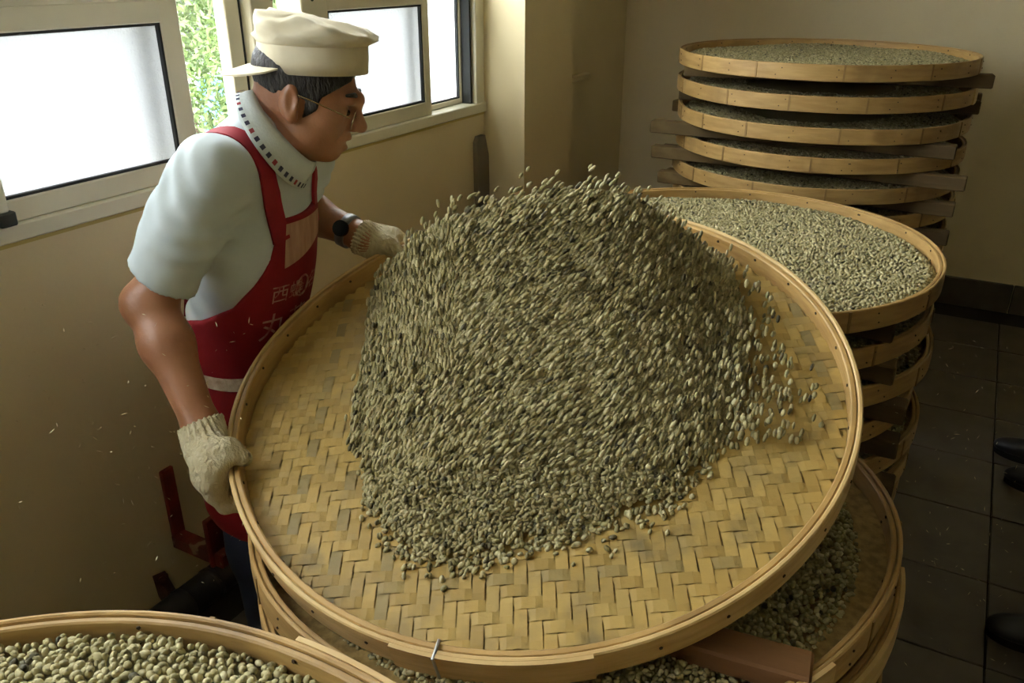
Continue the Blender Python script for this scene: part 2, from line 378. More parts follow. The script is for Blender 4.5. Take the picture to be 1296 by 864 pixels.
# ------------------------------------------------------------------ windows
def bar(parent, name, lo, hi, mat='frame', b=.003): return MB().bbox(lo, hi, b).build(name, mat, parent)
def sash(parent, y0, y1, z0, z1, xf, glass='frosted', st=.055, sr=None, rb=.047, rt=.049, th=.03, gasket=True):
    sr = sr or st
    m = MB(); m.bbox((xf - th, y0, z0), (xf, y0 + st, z1), .003); m.bbox((xf - th, y1 - sr, z0), (xf, y1, z1), .003)
    m.bbox((xf - th, y0 + st - .004, z0), (xf, y1 - sr + .004, z0 + rb), .003); m.bbox((xf - th, y0 + st - .004, z1 - rt), (xf, y1 - sr + .004, z1), .003)
    s = m.build('sash', 'frame', parent)
    MB().box((xf - th * .62, y0 + st - .006, z0 + rb - .006), (xf - th * .5, y1 - sr + .006, z1 - rt + .006)).build('pane', glass, s)
    if gasket:
        g = MB(); t = .006; xa, xb = xf - th * .5, xf - .004
        g.box((xa, y0 + st, z0 + rb), (xb, y0 + st + t, z1 - rt)); g.box((xa, y1 - sr - t, z0 + rb), (xb, y1 - sr, z1 - rt))
        g.box((xa, y0 + st, z0 + rb), (xb, y1 - sr, z0 + rb + t)); g.box((xa, y0 + st, z1 - rt - t), (xb, y1 - sr, z1 - rt)); g.build('gasket', 'gasket', s)
    return s
XI, XO = -1.703, -1.742
w1 = structure(empty('window_1', (0, 0, 0)))
bar(w1, 'frame_sill', (XW - .1, W0, SILL - .002), (XW + .012, W1 + .002, 1.163))
MB().box((XW - .01, W0 - .3, SILL - .012), (XW + .003, W1, SILL - .001)).build('caulk_line', nmat('yellowed_caulk', (.5, .4, .14), rough=.7), w1)
bar(w1, 'frame_head', (XW - .1, W0, 2.28), (XW + .004, W1, WTOP))
bar(w1, 'frame_jamb', (XW - .1, W0 - .02, 1.16), (XW + .004, W0 + .02, 2.29))
bar(w1, 'frame_jamb', (XW - .1, 2.806, 1.16), (XW + .004, W1 + .002, 2.29))
bar(w1, 'transom', (XW - .09, W0, 1.572), (XW - .005, W1, 1.60))
bar(w1, 'mullion', (XW - .09, 1.70, 1.16), (XW - .004, 1.785, 2.29))
mu = bar(w1, 'mullion', (XW - .09, 1.885, 1.16), (XW + .002, 1.948, 2.29))
for z in (1.50, 1.56):
    MB().tube([(XW + .001, 1.93, z), (XW + .004, 1.93, z)], .006, 10).build('screw', 'gasket', mu)
sash(w1, .90, 1.467, 1.163, 1.575, XI)
bar(w1, 'rear_stile', (-1.775, 1.345, 1.163), (-1.75, 1.395, 1.575), 'frame_white')
bar(w1, 'rear_stile', (-1.775, 1.64, 1.163), (-1.735, 1.69, 1.575), 'frame_white')
bar(w1, 'rear_gasket', (-1.776, 1.69, 1.163), (-1.74, 1.70, 1.575), 'gasket', .001)
sash(w1, 1.945, 2.512, 1.163, 1.575, XI, sr=.037)
bar(w1, 'rear_stile', (-1.775, 2.40, 1.163), (-1.75, 2.44, 1.575), 'frame_white')
s4 = sash(w1, 2.49, 2.806, 1.163, 1.575, XO - .008, 'pebbled', st=.03, sr=.03, rb=.02, rt=.03)
bar(w1, 'frame_post', (XW - .09, 2.512, 1.163), (XW - .038, 2.53, 1.575), 'frame_white', .002)
bar(w1, 'jamb_gasket', (XO - .01, 2.788, 1.163), (XO + .03, 2.797, 1.575), 'gasket', .001)
bar(w1, 'latch', (XW - .004, .925, 1.163), (XW + .02, .962, 1.192), 'gasket', .003)
bar(w1, 'end_cap', (XW - .004, .91, 1.192), (XW + .016, .952, 1.26), 'frame_white', .003)
for y0, y1 in ((W0 + .02, 1.70), (1.785, 1.885), (1.948, 2.806)):
    MB().box((XW - .05, y0 - .004, 1.60), (XW - .045, y1 + .004, 2.285)).build('upper_pane', 'clear', w1)
w2 = structure(empty('window_2_offscreen', (0, 0, 0)))
bar(w2, 'frame_sill', (XW - .1, V0, SILL - .002), (XW + .012, V1, 1.163)); bar(w2, 'frame_head', (XW - .1, V0, 2.28), (XW + .004, V1, WTOP))
bar(w2, 'transom', (XW - .09, V0, 1.572), (XW - .005, V1, 1.60))
for y in (V0, -.50, V1 - .04): bar(w2, 'frame_jamb', (XW - .1, y, 1.16), (XW + .004, y + .05, 2.29))
sash(w2, -1.5, -.98, 1.163, 1.575, XI); sash(w2, -1.0, -.48, 1.163, 1.575, XO); sash(w2, -.45, .08, 1.163, 1.575, XI); sash(w2, .06, .6, 1.163, 1.575, XO)
for y0, y1 in ((V0 + .05, -.5), (-.45, V1 - .04)):
    MB().box((XW - .05, y0 - .004, 1.60), (XW - .045, y1 + .004, 2.285)).build('upper_pane', 'clear', w2)

# ------------------------------------------------------------------ outdoors seen through the open sash
structure(MB().box((-30, -20, -1.2), (XW - WT - .05, 30, -1.1)).build('ground', 'ground'))
def leaf_tree(name, c, rad, n, label, ls=.042, tr=.09):
    t = empty(name, (c[0], c[1], -1.1)); tag(t, label, 'tree')
    d = RNG.normal(size=(n, 3)); d /= np.linalg.norm(d, axis=1)[:, None]
    p = np.zeros((n, 3)); lump = RNG.normal(size=(14, 3)); lump /= np.linalg.norm(lump, axis=1)[:, None]
    w = .72 + .28 * np.max(d @ lump.T, axis=1) ** 3
    p = d * (w * RNG.uniform(.72, 1, n) ** .6)[:, None] * np.array(rad) + (0, 0, c[2] + 1.1)
    a = RNG.normal(size=(n, 3)); a /= np.linalg.norm(a, axis=1)[:, None]; b = np.cross(a, RNG.normal(size=(n, 3))); b /= np.linalg.norm(b, axis=1)[:, None]
    V = np.stack([p - a * ls, p - b * ls * .4, p + a * ls, p + b * ls * .4], 1).reshape(-1, 3); Q = np.arange(4 * n).reshape(-1, 4)
    f = link('foliage', mesh_np('foliage', V, Q, 'leaf', rnd=np.repeat(RNG.random(n), 4)), t); tag(f, kind='stuff')
    MB().tube([(0, 0, 0), (.05, .03, (c[2] + 1.1) * .5), (0, 0, c[2] + 1.1 - rad[2] * .2)], [tr, tr * .8, tr * .4], 8).build('trunk', 'trunk', t, True)
leaf_tree('leafy_tree', (-6.0, 5.1, .85), (.75, .55, 1.25), 9000, 'bright green leafy tree close outside the open window')
leaf_tree('leafy_tree', (-9.5, 8.9, 1.35), (1.0, 1.3, 1.2), 4500, 'paler tree standing further off behind the bright green one', .07)
b = MB().bbox((-8.2, 7.15, -1.1), (-8.1, 8.6, .42), .02); o = b.build('sheet_fence', 'blue'); tag(o, 'blue sheet fence outside beyond the leafy trees', 'fence')
bd = empty('building', (-13, 10, -1.1)); tag(bd, 'grey concrete building behind the trees outside the window', 'building')
MB().box((-2, -4, 0), (0, 8, 3.6)).build('wall', 'grey_out', bd)
for i in range(4): MB().box((-.04, -3 + i * 2, 1.4), (.03, -2 + i * 2, 2.6)).build('window', 'gasket', bd)

# ------------------------------------------------------------------ things fixed to or standing at the window wall
br = empty('wall_bracket', (XW, 1.187, .215)); tag(br, 'peeling red steel bracket screwed to the wall below the window', 'bracket')
MB().bbox((0, -.018, -.01), (.012, .022, .225), .003).build('wall_plate', 'red_steel', br)
MB().bbox((0, -.02, -.02), (.19, .02, .022), .004).build('arm', 'red_steel', br)
MB().bbox((.15, -.03, -.02), (.165, .12, .13), .004).build('end_plate', 'red_steel', br)
o = MB().add([(XW, 1.09, .155), (XW + .006, 1.125, .15), (XW + .008, 1.15, .05), (XW, 1.17, -.0), (XW, 1.12, -.0), (XW, 1.095, .08), (XW + .02, 1.11, .1)],
      [[0, 1, 6], [1, 2, 6], [2, 3, 4, 6], [4, 5, 6], [5, 0, 6]]).bbox((XW - .002, 1.10, .0), (XW + .012, 1.13, .14), .003).build('rusted_plate', 'rust')
tag(o, 'small rusted dark red plate on the wall beside the black pipe', 'plate')
pp = empty('pipe', (0, 0, 0)); tag(pp, 'black pipe lying on the floor along the base of the window wall', 'pipe')
MB().tube([(XW + .05, .35, .047), (XW + .05, 2.8, .047)], .046, 16).build('pipe_body', 'pipe', pp, True)
for i in range(24):
    y = .42 + i * .1; MB().tube([(XW + .05, y, .047), (XW + .05, y + .018, .047)], .0485, 16).build('pipe_rib', 'pipe', pp, True)
o = MB().add([(XW + .005, 2.775, .0), (XW + .03, 2.775, 0), (XW + .03, 2.862, 0), (XW + .005, 2.862, 0), (XW + .002, 2.775, 1.02), (XW + .022, 2.775, 1.02), (XW + .022, 2.862, .96), (XW + .002, 2.862, .96),
     (XW + .002, 2.79, 1.042), (XW + .022, 2.79, 1.042), (XW + .022, 2.835, 1.042), (XW + .002, 2.835, 1.042)],
     [[0, 3, 2, 1], [0, 1, 5, 4], [1, 2, 6, 5], [2, 3, 7, 6], [3, 0, 4, 7], [4, 5, 9, 8], [5, 6, 10, 9], [6, 7, 11, 10], [7, 4, 8, 11], [8, 9, 10, 11]]).build('leaning_board', 'greyboard')
tag(o, 'worn grey board standing upright in the corner by the white pillar', 'board')

# ================================================================== BAMBOO TRAYS
TR, TH = .58, .055                                     # outer radius, rim height
def wob(seed, amp=.004, zamp=.0015):
    q = np.random.default_rng(seed); ph = q.uniform(0, 6.28, 6); am = q.normal(0, 1, 6)
    def f(a): return (amp * sum(am[k] * math.sin((k + 2) * a + ph[k]) for k in range(6)) / 2.4, zamp * math.sin(2 * a + ph[0]) * am[1])
    return f
def hoop_mesh(r0, r1, z0, z1, seed, mat, nodes=True, n=120):
    w = wob(seed); b = .0022
    prof = [(r0, z0), (r1 - b, z0), (r1, z0 + b), (r1 + .0007, (z0 + z1) / 2), (r1, z1 - b), (r1 - b, z1), (r0 + b, z1), (r0, z1 - b)]
    return autosmooth(MB().rev(prof, n, wob=w).mesh('hoop', mat)), w
tray_kits = []
for sd in (1, 2, 3, 4):
    mo, w = hoop_mesh(TR - .0075, TR, 0, TH, sd, 'bamboo')
    mi, _ = hoop_mesh(TR - .018, TR - .0085, .003, TH - .004, sd, 'bamboo')
    q = np.random.default_rng(sd + 40)
    nd = MB()                                            # raised growth rings of the cane
    a = q.uniform(0, .4)
    while a < 6.2:
        ww = w(a); r = TR + ww[0]
        for s_ in (-1, 1): pass
        nd.rev([(TR - .002, .002 + 0), (TR + .0022, .002), (TR + .0022, TH - .002), (TR - .002, TH - .001)], 2, a, a + .012, w)
        a += q.uniform(.38, .62)
    mn = nd.mesh('cane_node', 'node')
    pn = MB(); a = 0
    while a < 6.28:
        for zz_ in (.016, .039):
            aa = a + q.uniform(-.03, .03); r = TR + w(aa)[0]; c, s_ = math.cos(aa), math.sin(aa)
            pn.tube([((r - .003) * c, (r - .003) * s_, zz_), ((r + .0028) * c, (r + .0016) * s_, zz_)], .0022, 5)
            r = TR - .018 + w(aa)[0]; pn.tube([((r + .003) * c, (r + .003) * s_, zz_ + .004), ((r - .002) * c, (r - .002) * s_, zz_ + .004)], .0028, 5)
        a += .33
    mp_ = pn.mesh('pin', 'pin')
    lap = autosmooth(MB().rev([(TR - .001, .001), (TR + .006, .001), (TR + .007, .01), (TR + .007, TH - .01), (TR + .006, TH + .001), (TR - .001, TH + .001)], 20, 1.1 * sd, 1.1 * sd + .55, w).mesh('lap_joint', 'bamboo_pale'))
    bs = MB(); nn = 60; bs.V = [(0, 0, .012), (0, 0, .002)]
    for i in range(nn):
        t = 2 * math.pi * i / nn; r = TR - .015 + w(t)[0]; bs.V += [(r * math.cos(t), r * math.sin(t), .012), (r * math.cos(t), r * math.sin(t), .002)]
    for i in range(nn):
        j = (i + 1) % nn; bs.F += [[0, 2 + 2 * i, 2 + 2 * j], [1, 3 + 2 * j, 3 + 2 * i]]
    mb_ = bs.mesh('base', 'weave_flat')
    tray_kits.append((mo, mi, mn, mp_, lap, mb_))
def tray(kit, loc, rz, label, group, name='bamboo_tray', base=True, R=None):
    mo, mi, mn, mp_, lap, mb_ = tray_kits[kit]
    t = empty(name, loc); t.rotation_euler = (0, 0, rz); tag(t, label, 'tray', group)
    h = link('outer_hoop', mo, t); tag(link('cane_nodes', mn, h), kind='stuff'); tag(link('rim_pins', mp_, h), kind='stuff')
    link('inner_hoop', mi, t); link('lap_joint', lap, t)
    if base: link('woven_base', mb_, t)
    return t

# ---- beans
def bean_proto(seg=8, rings=4):
    V = [(0, 0, 1.)]; F = []
    for i in range(1, rings):
        th = math.pi * i / rings
        for k in range(seg): a = 2 * math.pi * (k + .5 * (i % 2)) / seg; V.append((math.sin(th) * math.cos(a), math.sin(th) * math.sin(a), math.cos(th)))
    V.append((0, 0, -1.)); e = len(V) - 1
    for k in range(seg): F.append((0, 1 + k, 1 + (k + 1) % seg))
    for i in range(rings - 2):
        for k in range(seg):
            a = 1 + i * seg + k; b = 1 + i * seg + (k + 1) % seg; c, d = a + seg, b + seg
            if (i + 1) % 2: F += [(a, c, b), (b, c, d)]
            else: F += [(a, c, d), (a, d, b)]
    for k in range(seg): a = 1 + (rings - 2) * seg; F.append((e, a + (k + 1) % seg, a + k))
    return np.array(V), np.array(F)
BV, BF = bean_proto(6, 4); BV0, BF0 = bean_proto(6, 3)
def rotmats(axis):
    """rotation matrices whose third column is axis, with random roll"""
    n = len(axis); z = axis / np.linalg.norm(axis, axis=1)[:, None]; t = RNG.normal(size=(n, 3))
    x = np.cross(t, z); x /= np.linalg.norm(x, axis=1)[:, None] + 1e-9; y = np.cross(z, x)
    return np.stack([x, y, z], 2)
def beans_arrays(P, axis, size, proto=(None, None), elong=1.2):
    V0, F0 = proto; n = len(P); Rm = rotmats(axis)
    S = size[:, None] * np.stack([RNG.uniform(.85, 1, n), RNG.uniform(.78, .95, n), elong * RNG.uniform(.9, 1.12, n)], 1)
    V = np.einsum('nij,nvj->nvi', Rm, V0[None] * S[:, None, :]) + P[:, None, :]
    F = F0[None] + (np.arange(n) * len(V0))[:, None, None]
    return V.reshape(-1, 3), F.reshape(-1, 3), np.repeat(RNG.random(n), len(V0))
def disc_points(r, sp, jit=.35):
    n = int(r / sp / .866) + 2; ii, jj = np.meshgrid(np.arange(-n, n + 1), np.arange(-n, n + 1))
    P = np.stack([(ii + .5 * (jj % 2)).ravel() * sp, jj.ravel() * sp * .866], 1) + RNG.uniform(-jit, jit, (ii.size, 2)) * sp
    return P[np.hypot(P[:, 0], P[:, 1]) < r]
def bed_field(seed, amp=.004):
    q = np.random.default_rng(seed); k = q.normal(0, 9, (7, 2)); ph = q.uniform(0, 6.3, 7)
    return lambda x, y: amp * sum(np.sin(k[i, 0] * x + k[i, 1] * y + ph[i]) for i in range(7)) / 3
def bean_bed(r, z, seed, size, sp, proto, keep=None, name='bean_bed', mat='bean', edge=.03, drop=None):
    f = bed_field(seed); P = disc_points(r, sp); rad = np.hypot(P[:, 0], P[:, 1])
    if keep is not None: P = P[keep(P)]; rad = np.hypot(P[:, 0], P[:, 1])
    zz_ = z + f(P[:, 0], P[:, 1]) - .018 * np.clip((rad - (r - edge)) / edge, 0, 1) ** 2 + RNG.uniform(-.35, .35, len(P)) * size
    V, F, rn = beans_arrays(np.column_stack([P, zz_]), RNG.normal(size=(len(P), 3)) * (1, 1, .5), np.full(len(P), size) * RNG.uniform(.85, 1.1, len(P)), proto)
    n = 48; rings = 5; G = [(0, 0, z - .004)]; T = []                        # the packed layer underneath
    for i in range(1, rings + 1):
        rr_ = (r - .004) * i / rings
        for k in range(n): a = 2 * math.pi * k / n; x, y = rr_ * math.cos(a), rr_ * math.sin(a); G.append((x, y, z - size * .9 + float(f(x, y)) - (.018 if i == rings else 0)))
    for k in range(n): T.append((0, 1 + k, 1 + (k + 1) % n))
    for i in range(rings - 1):
        for k in range(n): a = 1 + i * n + k; b = 1 + i * n + (k + 1) % n; T += [(a, a + n, b + n), (a, b + n, b)]
    G = np.array(G); T = np.array(T) + len(V)
    return mesh_np(name, np.vstack([V, G]), np.vstack([F, T]), mat, True, np.concatenate([rn, np.full(len(G), .5)]))

# ---- the three stacks of full trays and the one by the camera
CS, BS, DS, ES = (-.584, 3.595, 1.344), (-.575, 2.287, .943), (-.547, 1.221, .762), (-.522, -.047, .933)
def make_stack(S, rims, names, group, place, bars, barlabel, bargroup, sc=1):
    out = []
    for k, zr in enumerate(rims):
        jx, jy = (0, 0) if k == 0 else RNG.uniform(-.012, .012, 2)
        out.append(tray((k * 3 + place) % 4, (S[0] + jx, S[1] + jy, zr - TH), k * 1.7 + place, names(k), group)); out[-1].scale = (sc, sc, 1)
    return out
def wood_bar(a, b, z0, h, w, label, group, mat='bar', name='wooden_bar'):
    """bar from a to b (xy), resting at z0"""
    a = Vector((a[0], a[1], z0)); b = Vector((b[0], b[1], z0)); L = (b - a).length
    o = MB().bbox((-L / 2, -w / 2, 0), (L / 2, w / 2, h), .004).build(name, mat)
    o.location = (a + b) / 2; o.rotation_euler = (0, 0, math.atan2(b.y - a.y, b.x - a.x))
    tag(o, label, 'wooden bar', group); return o
ORD = ['topmost', 'second', 'third', 'fourth', 'fifth', 'sixth', 'seventh', 'eighth', 'ninth', 'tenth', 'eleventh', 'twelfth', 'lowest']
PC = CS[2] / 13
rimsC = [CS[2] - PC * k for k in range(13)]
def nmC(k): return ('topmost bean-filled bamboo tray of the tall stack by the back wall' if k == 0 else
    f'bamboo tray in the tall stack by the back wall, {ORD[k]} ' + ('from the top' if k < 12 else 'of all'))
make_stack(CS, rimsC, nmC, 'trays of the tall stack by the back wall', 0, None, None, None, .955)
bed_C = [bean_bed(TR - .022, 0, 11, .0056, .0108, (BV0, BF0)),
         bean_bed(TR - .022, 0, 12, .0056, .0108, (BV0, BF0), lambda P: (np.hypot(P[:, 0], P[:, 1]) > .30))]
for k in range(7):
    o = link('bean_bed', bed_C[min(k, 1)], None, (CS[0], CS[1], rimsC[k] - .026 - .004 * (k % 2)), (0, 0, k * 1.3)); o.scale = (.95, .95, 1)
    tag(o, nmC(k).replace('topmost bean-filled bamboo tray', 'layer of small pale beans filling the topmost tray').replace('bamboo tray in', 'pale beans spread in a tray of'), 'beans', 'bean layers in the tall stack', 'stuff')
for k in range(12):
    z0 = rimsC[k + 1]; h = PC - TH; q = np.random.default_rng(70 + k)
    ends = {0: ((-.49, -.20), (.60, -.03)), 1: ((-.53, -.12), (.575, .05)), 2: ((-.66, .22), (.52, .14)), 3: ((-.68, .26), (.49, .10)), 4: ((-.70, .22), (.50, .2))}
    a, b_ = ends.get(k, ((-.66, .22 + q.uniform(-.05, .05)), (.52, .15)))
    wood_bar((CS[0] + a[0], CS[1] + a[1]), (CS[0] + b_[0], CS[1] + b_[1]), z0, h, .055, f'old wooden bar in the tall back stack, {ORD[k]} gap from the top, rear one', 'spacer bars of the tall back stack')
    yy = -.30 + q.uniform(-.04, .04) if k > 1 else .25
    wood_bar((CS[0] - .53 + q.uniform(-.05, .02), CS[1] + yy), (CS[0] + .55 + q.uniform(-.02, .04), CS[1] + yy + q.uniform(-.03, .03)), z0, h, .05, f'old wooden bar in the tall back stack, {ORD[k]} gap from the top, front one', 'spacer bars of the tall back stack')
PB = BS[2] / 9
rimsB = [BS[2] - PB * k for k in range(9)]
def nmB(k): return ('wide bamboo tray brimming with pale beans on the middle stack' if k == 0 else f'bamboo tray under the brimming one in the middle stack, {ORD[k]} ' + ('from the top' if k < 8 else 'and lowest from the top'))
make_stack(BS, rimsB, nmB, 'trays of the middle stack', 1, None, None, None)
o = link('bean_bed', bean_bed(TR - .021, 0, 21, .0058, .0099, (BV0, BF0)), None, (BS[0], BS[1], BS[2] - .025)); tag(o, 'brightly lit pale beans filling the top tray of the middle stack', 'beans', 'bean layers in the middle stack', 'stuff')
bed_B = bean_bed(TR - .022, 0, 22, .0055, .0105, (BV0, BF0), lambda P: np.hypot(P[:, 0], P[:, 1]) > .36)
for k in range(1, 6):
    o = link('bean_bed', bed_B, None, (BS[0], BS[1], rimsB[k] - .018), (0, 0, k * .9)); tag(o, 'pale beans in a shaded lower tray of the middle stack, ' + ORD[k] + ' from the top', 'beans', 'bean layers in the middle stack', 'stuff')
for k in range(8):
    q = np.random.default_rng(90 + k); h = PB - TH
    wood_bar((BS[0] - .62, BS[1] - .27), (BS[0] + [.50, .52, .56, .56, .57, .55, .55, .55][k], BS[1] - .27 + q.uniform(-.02, .02)), rimsB[k + 1], h, .062, f'dark wooden bar jutting from the front of the middle stack, gap {ORD[k]} from the top', 'spacer bars of the middle stack')
    wood_bar((BS[0] - .6, BS[1] + .27), (BS[0] + .55 + q.uniform(-.03, .02), BS[1] + .27), rimsB[k + 1], h, .055, f'dark wooden bar at the back of the middle stack, gap {ORD[k]} from the top', 'spacer bars of the middle stack')
rimsD = [DS[2], DS[2] - .0585] + [(DS[2] - .117) * (1 - k / 6) for k in range(6)]
def nmD(k): return ('bamboo tray of greenish beans just under the tilted winnowing tray' if k == 0 else f'bamboo tray below the winnowing tray in the low stack, {ORD[k]} from the top')
make_stack(DS, rimsD, nmD, 'trays of the low stack under the winnower', 2, None, None, None)
o = link('bean_bed', bean_bed(TR - .06, 0, 31, .0056, .0095, (BV0, BF0), lambda P: np.hypot(P[:, 0], P[:, 1]) > .22, edge=.08), None, (DS[0], DS[1], DS[2] - .026)); tag(o, 'greenish beans lying in shade in the tray under the winnower', 'beans', None, 'stuff')
for k in range(5):
    for s_, wd in ((-1, 'front'), (1, 'rear')):
        wood_bar((DS[0] - .56, DS[1] + s_ * .27), (DS[0] + .56, DS[1] + s_ * .27), rimsD[k + 3], rimsD[k + 2] - TH - rimsD[k + 3], .055, f'wooden bar at the {wd} of the low stack under the winnower, {ORD[k]} spacer down', 'spacer bars of the low stack')
pe = onZ(1030, 845, .745)
wood_bar((-.80, pe[1] - .11), (pe[0] + .0, pe[1] - .02), DS[2] - .03, .036, .06, 'reddish brown wooden bar lying on the beans under the winnowing tray', None, 'bar_red')
PE = ES[2] / 9
rimsE = [ES[2] - PE * k for k in range(9)]
def nmE(k): return ('bamboo tray of large-looking pale and dark beans at the top of the nearest stack' if k == 0 else f'bamboo tray under the nearest bean tray, {ORD[k]} of its stack')
TE = make_stack(ES, rimsE, nmE, 'trays of the nearest stack', 3, None, None, None)
for k in range(8):
    for s_, wd in ((-1, 'front'), (1, 'rear')):
        wood_bar((ES[0] - .56, ES[1] + s_ * .27), (ES[0] + .56, ES[1] + s_ * .27), rimsE[k + 1], PE - TH, .055, f'wooden bar at the {wd} of the nearest stack, spacer {ORD[k]} from the top', 'spacer bars of the nearest stack')
# nearest tray: the beans that show largest are single objects, the rest one layer
def vis_px(P):
    q = P - CP; z = q @ fwv; return 648 + FPX * (q @ rr) / z, 432 - FPX * (q @ upv) / z, z
zE = ES[2] - .028
fE = bed_field(41, .005); PE_ = disc_points(TR - .024, .0098)
WP = np.column_stack([PE_ + ES[:2], zE + fE(PE_[:, 0], PE_[:, 1]) + RNG.uniform(-.3, .3, len(PE_)) * .006])
px, py, pz = vis_px(WP); vis = (pz > .1) & (px > -8) & (px < 470) & (py < 880) & (py > 700)
order = np.argsort(np.where(vis, pz, 99)); single = order[:min(170, vis.sum())]; rest = np.setdiff1d(np.arange(len(WP)), single); rest = np.concatenate([rest[vis[rest]], rest[~vis[rest]]]); nv_ = int(vis[rest].sum())
V, F, rn = beans_arrays(WP[rest[:nv_]], RNG.normal(size=(nv_, 3)), np.full(nv_, .0056) * RNG.uniform(.85, 1.12, nv_), (BV, BF)); nr_ = len(rest) - nv_
Vb, Fb, rb_ = beans_arrays(WP[rest[nv_:]], RNG.normal(size=(nr_, 3)), np.full(nr_, .0056) * RNG.uniform(.85, 1.12, nr_), (BV0, BF0)); F = np.vstack([F, Fb + len(V)]); V = np.vstack([V, Vb]); rn = np.concatenate([rn, rb_])
n = 40; G = [(ES[0], ES[1], zE - .006)] + [(ES[0] + .5 * math.cos(6.2832 * k / n), ES[1] + .5 * math.sin(6.2832 * k / n), zE - .006) for k in range(n)] + [(ES[0] + .556 * math.cos(6.2832 * k / n), ES[1] + .556 * math.sin(6.2832 * k / n), zE - .014) for k in range(n)]
T = [(0, 1 + k, 1 + (k + 1) % n) for k in range(n)]
for k in range(n): a, b_ = 1 + k, 1 + (k + 1) % n; T += [(a, a + n, b_ + n), (a, b_ + n, b_)]
o = link('bean_bed', mesh_np('bean_bed', np.vstack([V, np.array(G)]), np.vstack([F, np.array(T) + len(V)]), 'bean', True, np.concatenate([rn, np.full(len(G), .5)])))
tag(o, 'rest of the bean layer in the nearest tray', 'beans', None, 'stuff')
bean_hi, bean_hf = bean_proto(10, 6)
bean_var = []
for i in range(6):
    q = np.random.default_rng(i); Vv = bean_hi * (q.uniform(.92, 1.05), q.uniform(.82, .95), q.uniform(1.0, 1.22))
    Vv = Vv - np.outer(np.exp(-((Vv[:, 2]) / .5) ** 2) * (Vv[:, 0] > .3), (.12, 0, 0))
    bean_var.append(Vv)
bm_one = [mesh_np('bean', v * .0057, bean_hf, 'bean_one', True) for v in bean_var]
bm_toss = [mesh_np('bean', v * (.0049, .0049, .0058), bean_hf, 'bean_toss_one', True) for v in bean_var]
for c, i in enumerate(single):
    o = link('bean', bm_one[c % 6], None, WP[i], (random.uniform(0, 6), random.uniform(0, 6), random.uniform(0, 6)))
    tag(o, 'single bean on top of the layer in the nearest tray', 'bean', 'single beans in the nearest tray')
wt = MB()
MB().tube([(TR * math.cos(1.02) * .97, TR * math.sin(1.02) * .97, TH + .001), (TR * math.cos(1.02) * 1.012, TR * math.sin(1.02) * 1.012, TH + .001), (TR * math.cos(1.02) * 1.012, TR * math.sin(1.02) * 1.012, TH * .3)], .004, 6).build('wire_tie', 'wire', TE[0])

# ================================================================== THE WINNOWING TRAY AND THE TOSSED BEANS
AC = np.array([-.64153, 1.24969, .95310]); An = np.array([.01986, -.3164, 1.]); An /= np.linalg.norm(An)
e1 = rr - (rr @ An) * An; e1 /= np.linalg.norm(e1); e2 = np.cross(An, e1)
AM = Matrix(np.column_stack([e1, e2, An]).tolist()).to_4x4()
A0 = AC - An * TH
At = empty('winnowing_tray', A0); At.matrix_world = Matrix.Translation(A0) @ AM
tag(At, 'large woven bamboo winnowing tray tilted up in the gloved hands', 'tray')
mo, w = hoop_mesh(TR - .0085, TR, 0, TH, 7, 'bamboo_pale'); mi, _ = hoop_mesh(TR - .02, TR - .0095, .003, TH - .003, 7, 'bamboo')
oh = link('outer_hoop', mo, At); link('inner_hoop', mi, At)
link('lap_joint', autosmooth(MB().rev([(TR - .001, .001), (TR + .005, .001), (TR + .006, TH * .5), (TR + .005, TH + .001), (TR - .001, TH + .001)], 16, -1.95, -1.45, w).mesh('lap_joint', 'bamboo_pale')), At)
MB().tube([((TR - .022) * math.cos(-1.83), (TR - .022) * math.sin(-1.83), TH + .001), ((TR + .007) * math.cos(-1.83), (TR + .007) * math.sin(-1.83), TH + .001), ((TR + .007) * math.cos(-1.83), (TR + .007) * math.sin(-1.83), .002)], .0025, 6).build('wire_tie', 'wire', At)
MB().rev([(.0, 0), (TR - .012, 0), (TR - .012, .006), (0, .006)], 72).build('tray_backing', 'backing', At)
SW = .0215; RI = TR - .021; NS = int(RI / SW) + 1; ZB = .0105
def strip(i, direction):
    c = (i + .5) * SW
    L = math.sqrt(max(RI ** 2 - (abs(c) + SW * .2) ** 2, 0)) if abs(c) < RI else 0
    if L < .04: return
    js = [j for j in range(-NS - 2, NS + 2)]; hw = SW * .452; V = []; last = None
    P = []
    for j in js:
        t = (j + .5) * SW
        ov = ((i + j) % 4 < 2); ov = ov if direction == 0 else not ov
        P.append((t, .0019 if ov else -.0019))
    P = [p for p in P if -L < p[0] < L]
    P = [(-L, P[0][1])] + P + [(L, P[-1][1])]
    sg = random.uniform(-.0007, .0007)
    for t, z in P:
        for s_ in (-1, 1):
            u, v = (t, c + s_ * hw + sg) if direction == 0 else (c + s_ * hw + sg, t)
            V.append((u, v, ZB + z + s_ * .0004))
    F = [[2 * k, 2 * k + 2, 2 * k + 3, 2 * k + 1] if direction == 0 else [2 * k, 2 * k + 1, 2 * k + 3, 2 * k + 2] for k in range(len(P) - 1)]
    F = [f[::-1] if False else f for f in F]
    me = mesh_np('bamboo_strip', V, F, 'weave'); link('bamboo_strip', me, At)
for i in range(-NS, NS): strip(i, 0); strip(i, 1)
pn = MB()
for k in range(34):
    a = k * .185; r = TR - .02 + w(a)[0]; pn.tube([((r + .003) * math.cos(a), (r + .003) * math.sin(a), .04), ((r - .002) * math.cos(a), (r - .002) * math.sin(a), .04)], .003, 5)
    r = TR + w(a)[0]; pn.tube([((r - .003) * math.cos(a), (r - .003) * math.sin(a), .03), ((r + .002) * math.cos(a), (r + .002) * math.sin(a), .03)], .003, 5)
tag(pn.build('rim_pins', 'pin', oh), kind='stuff')

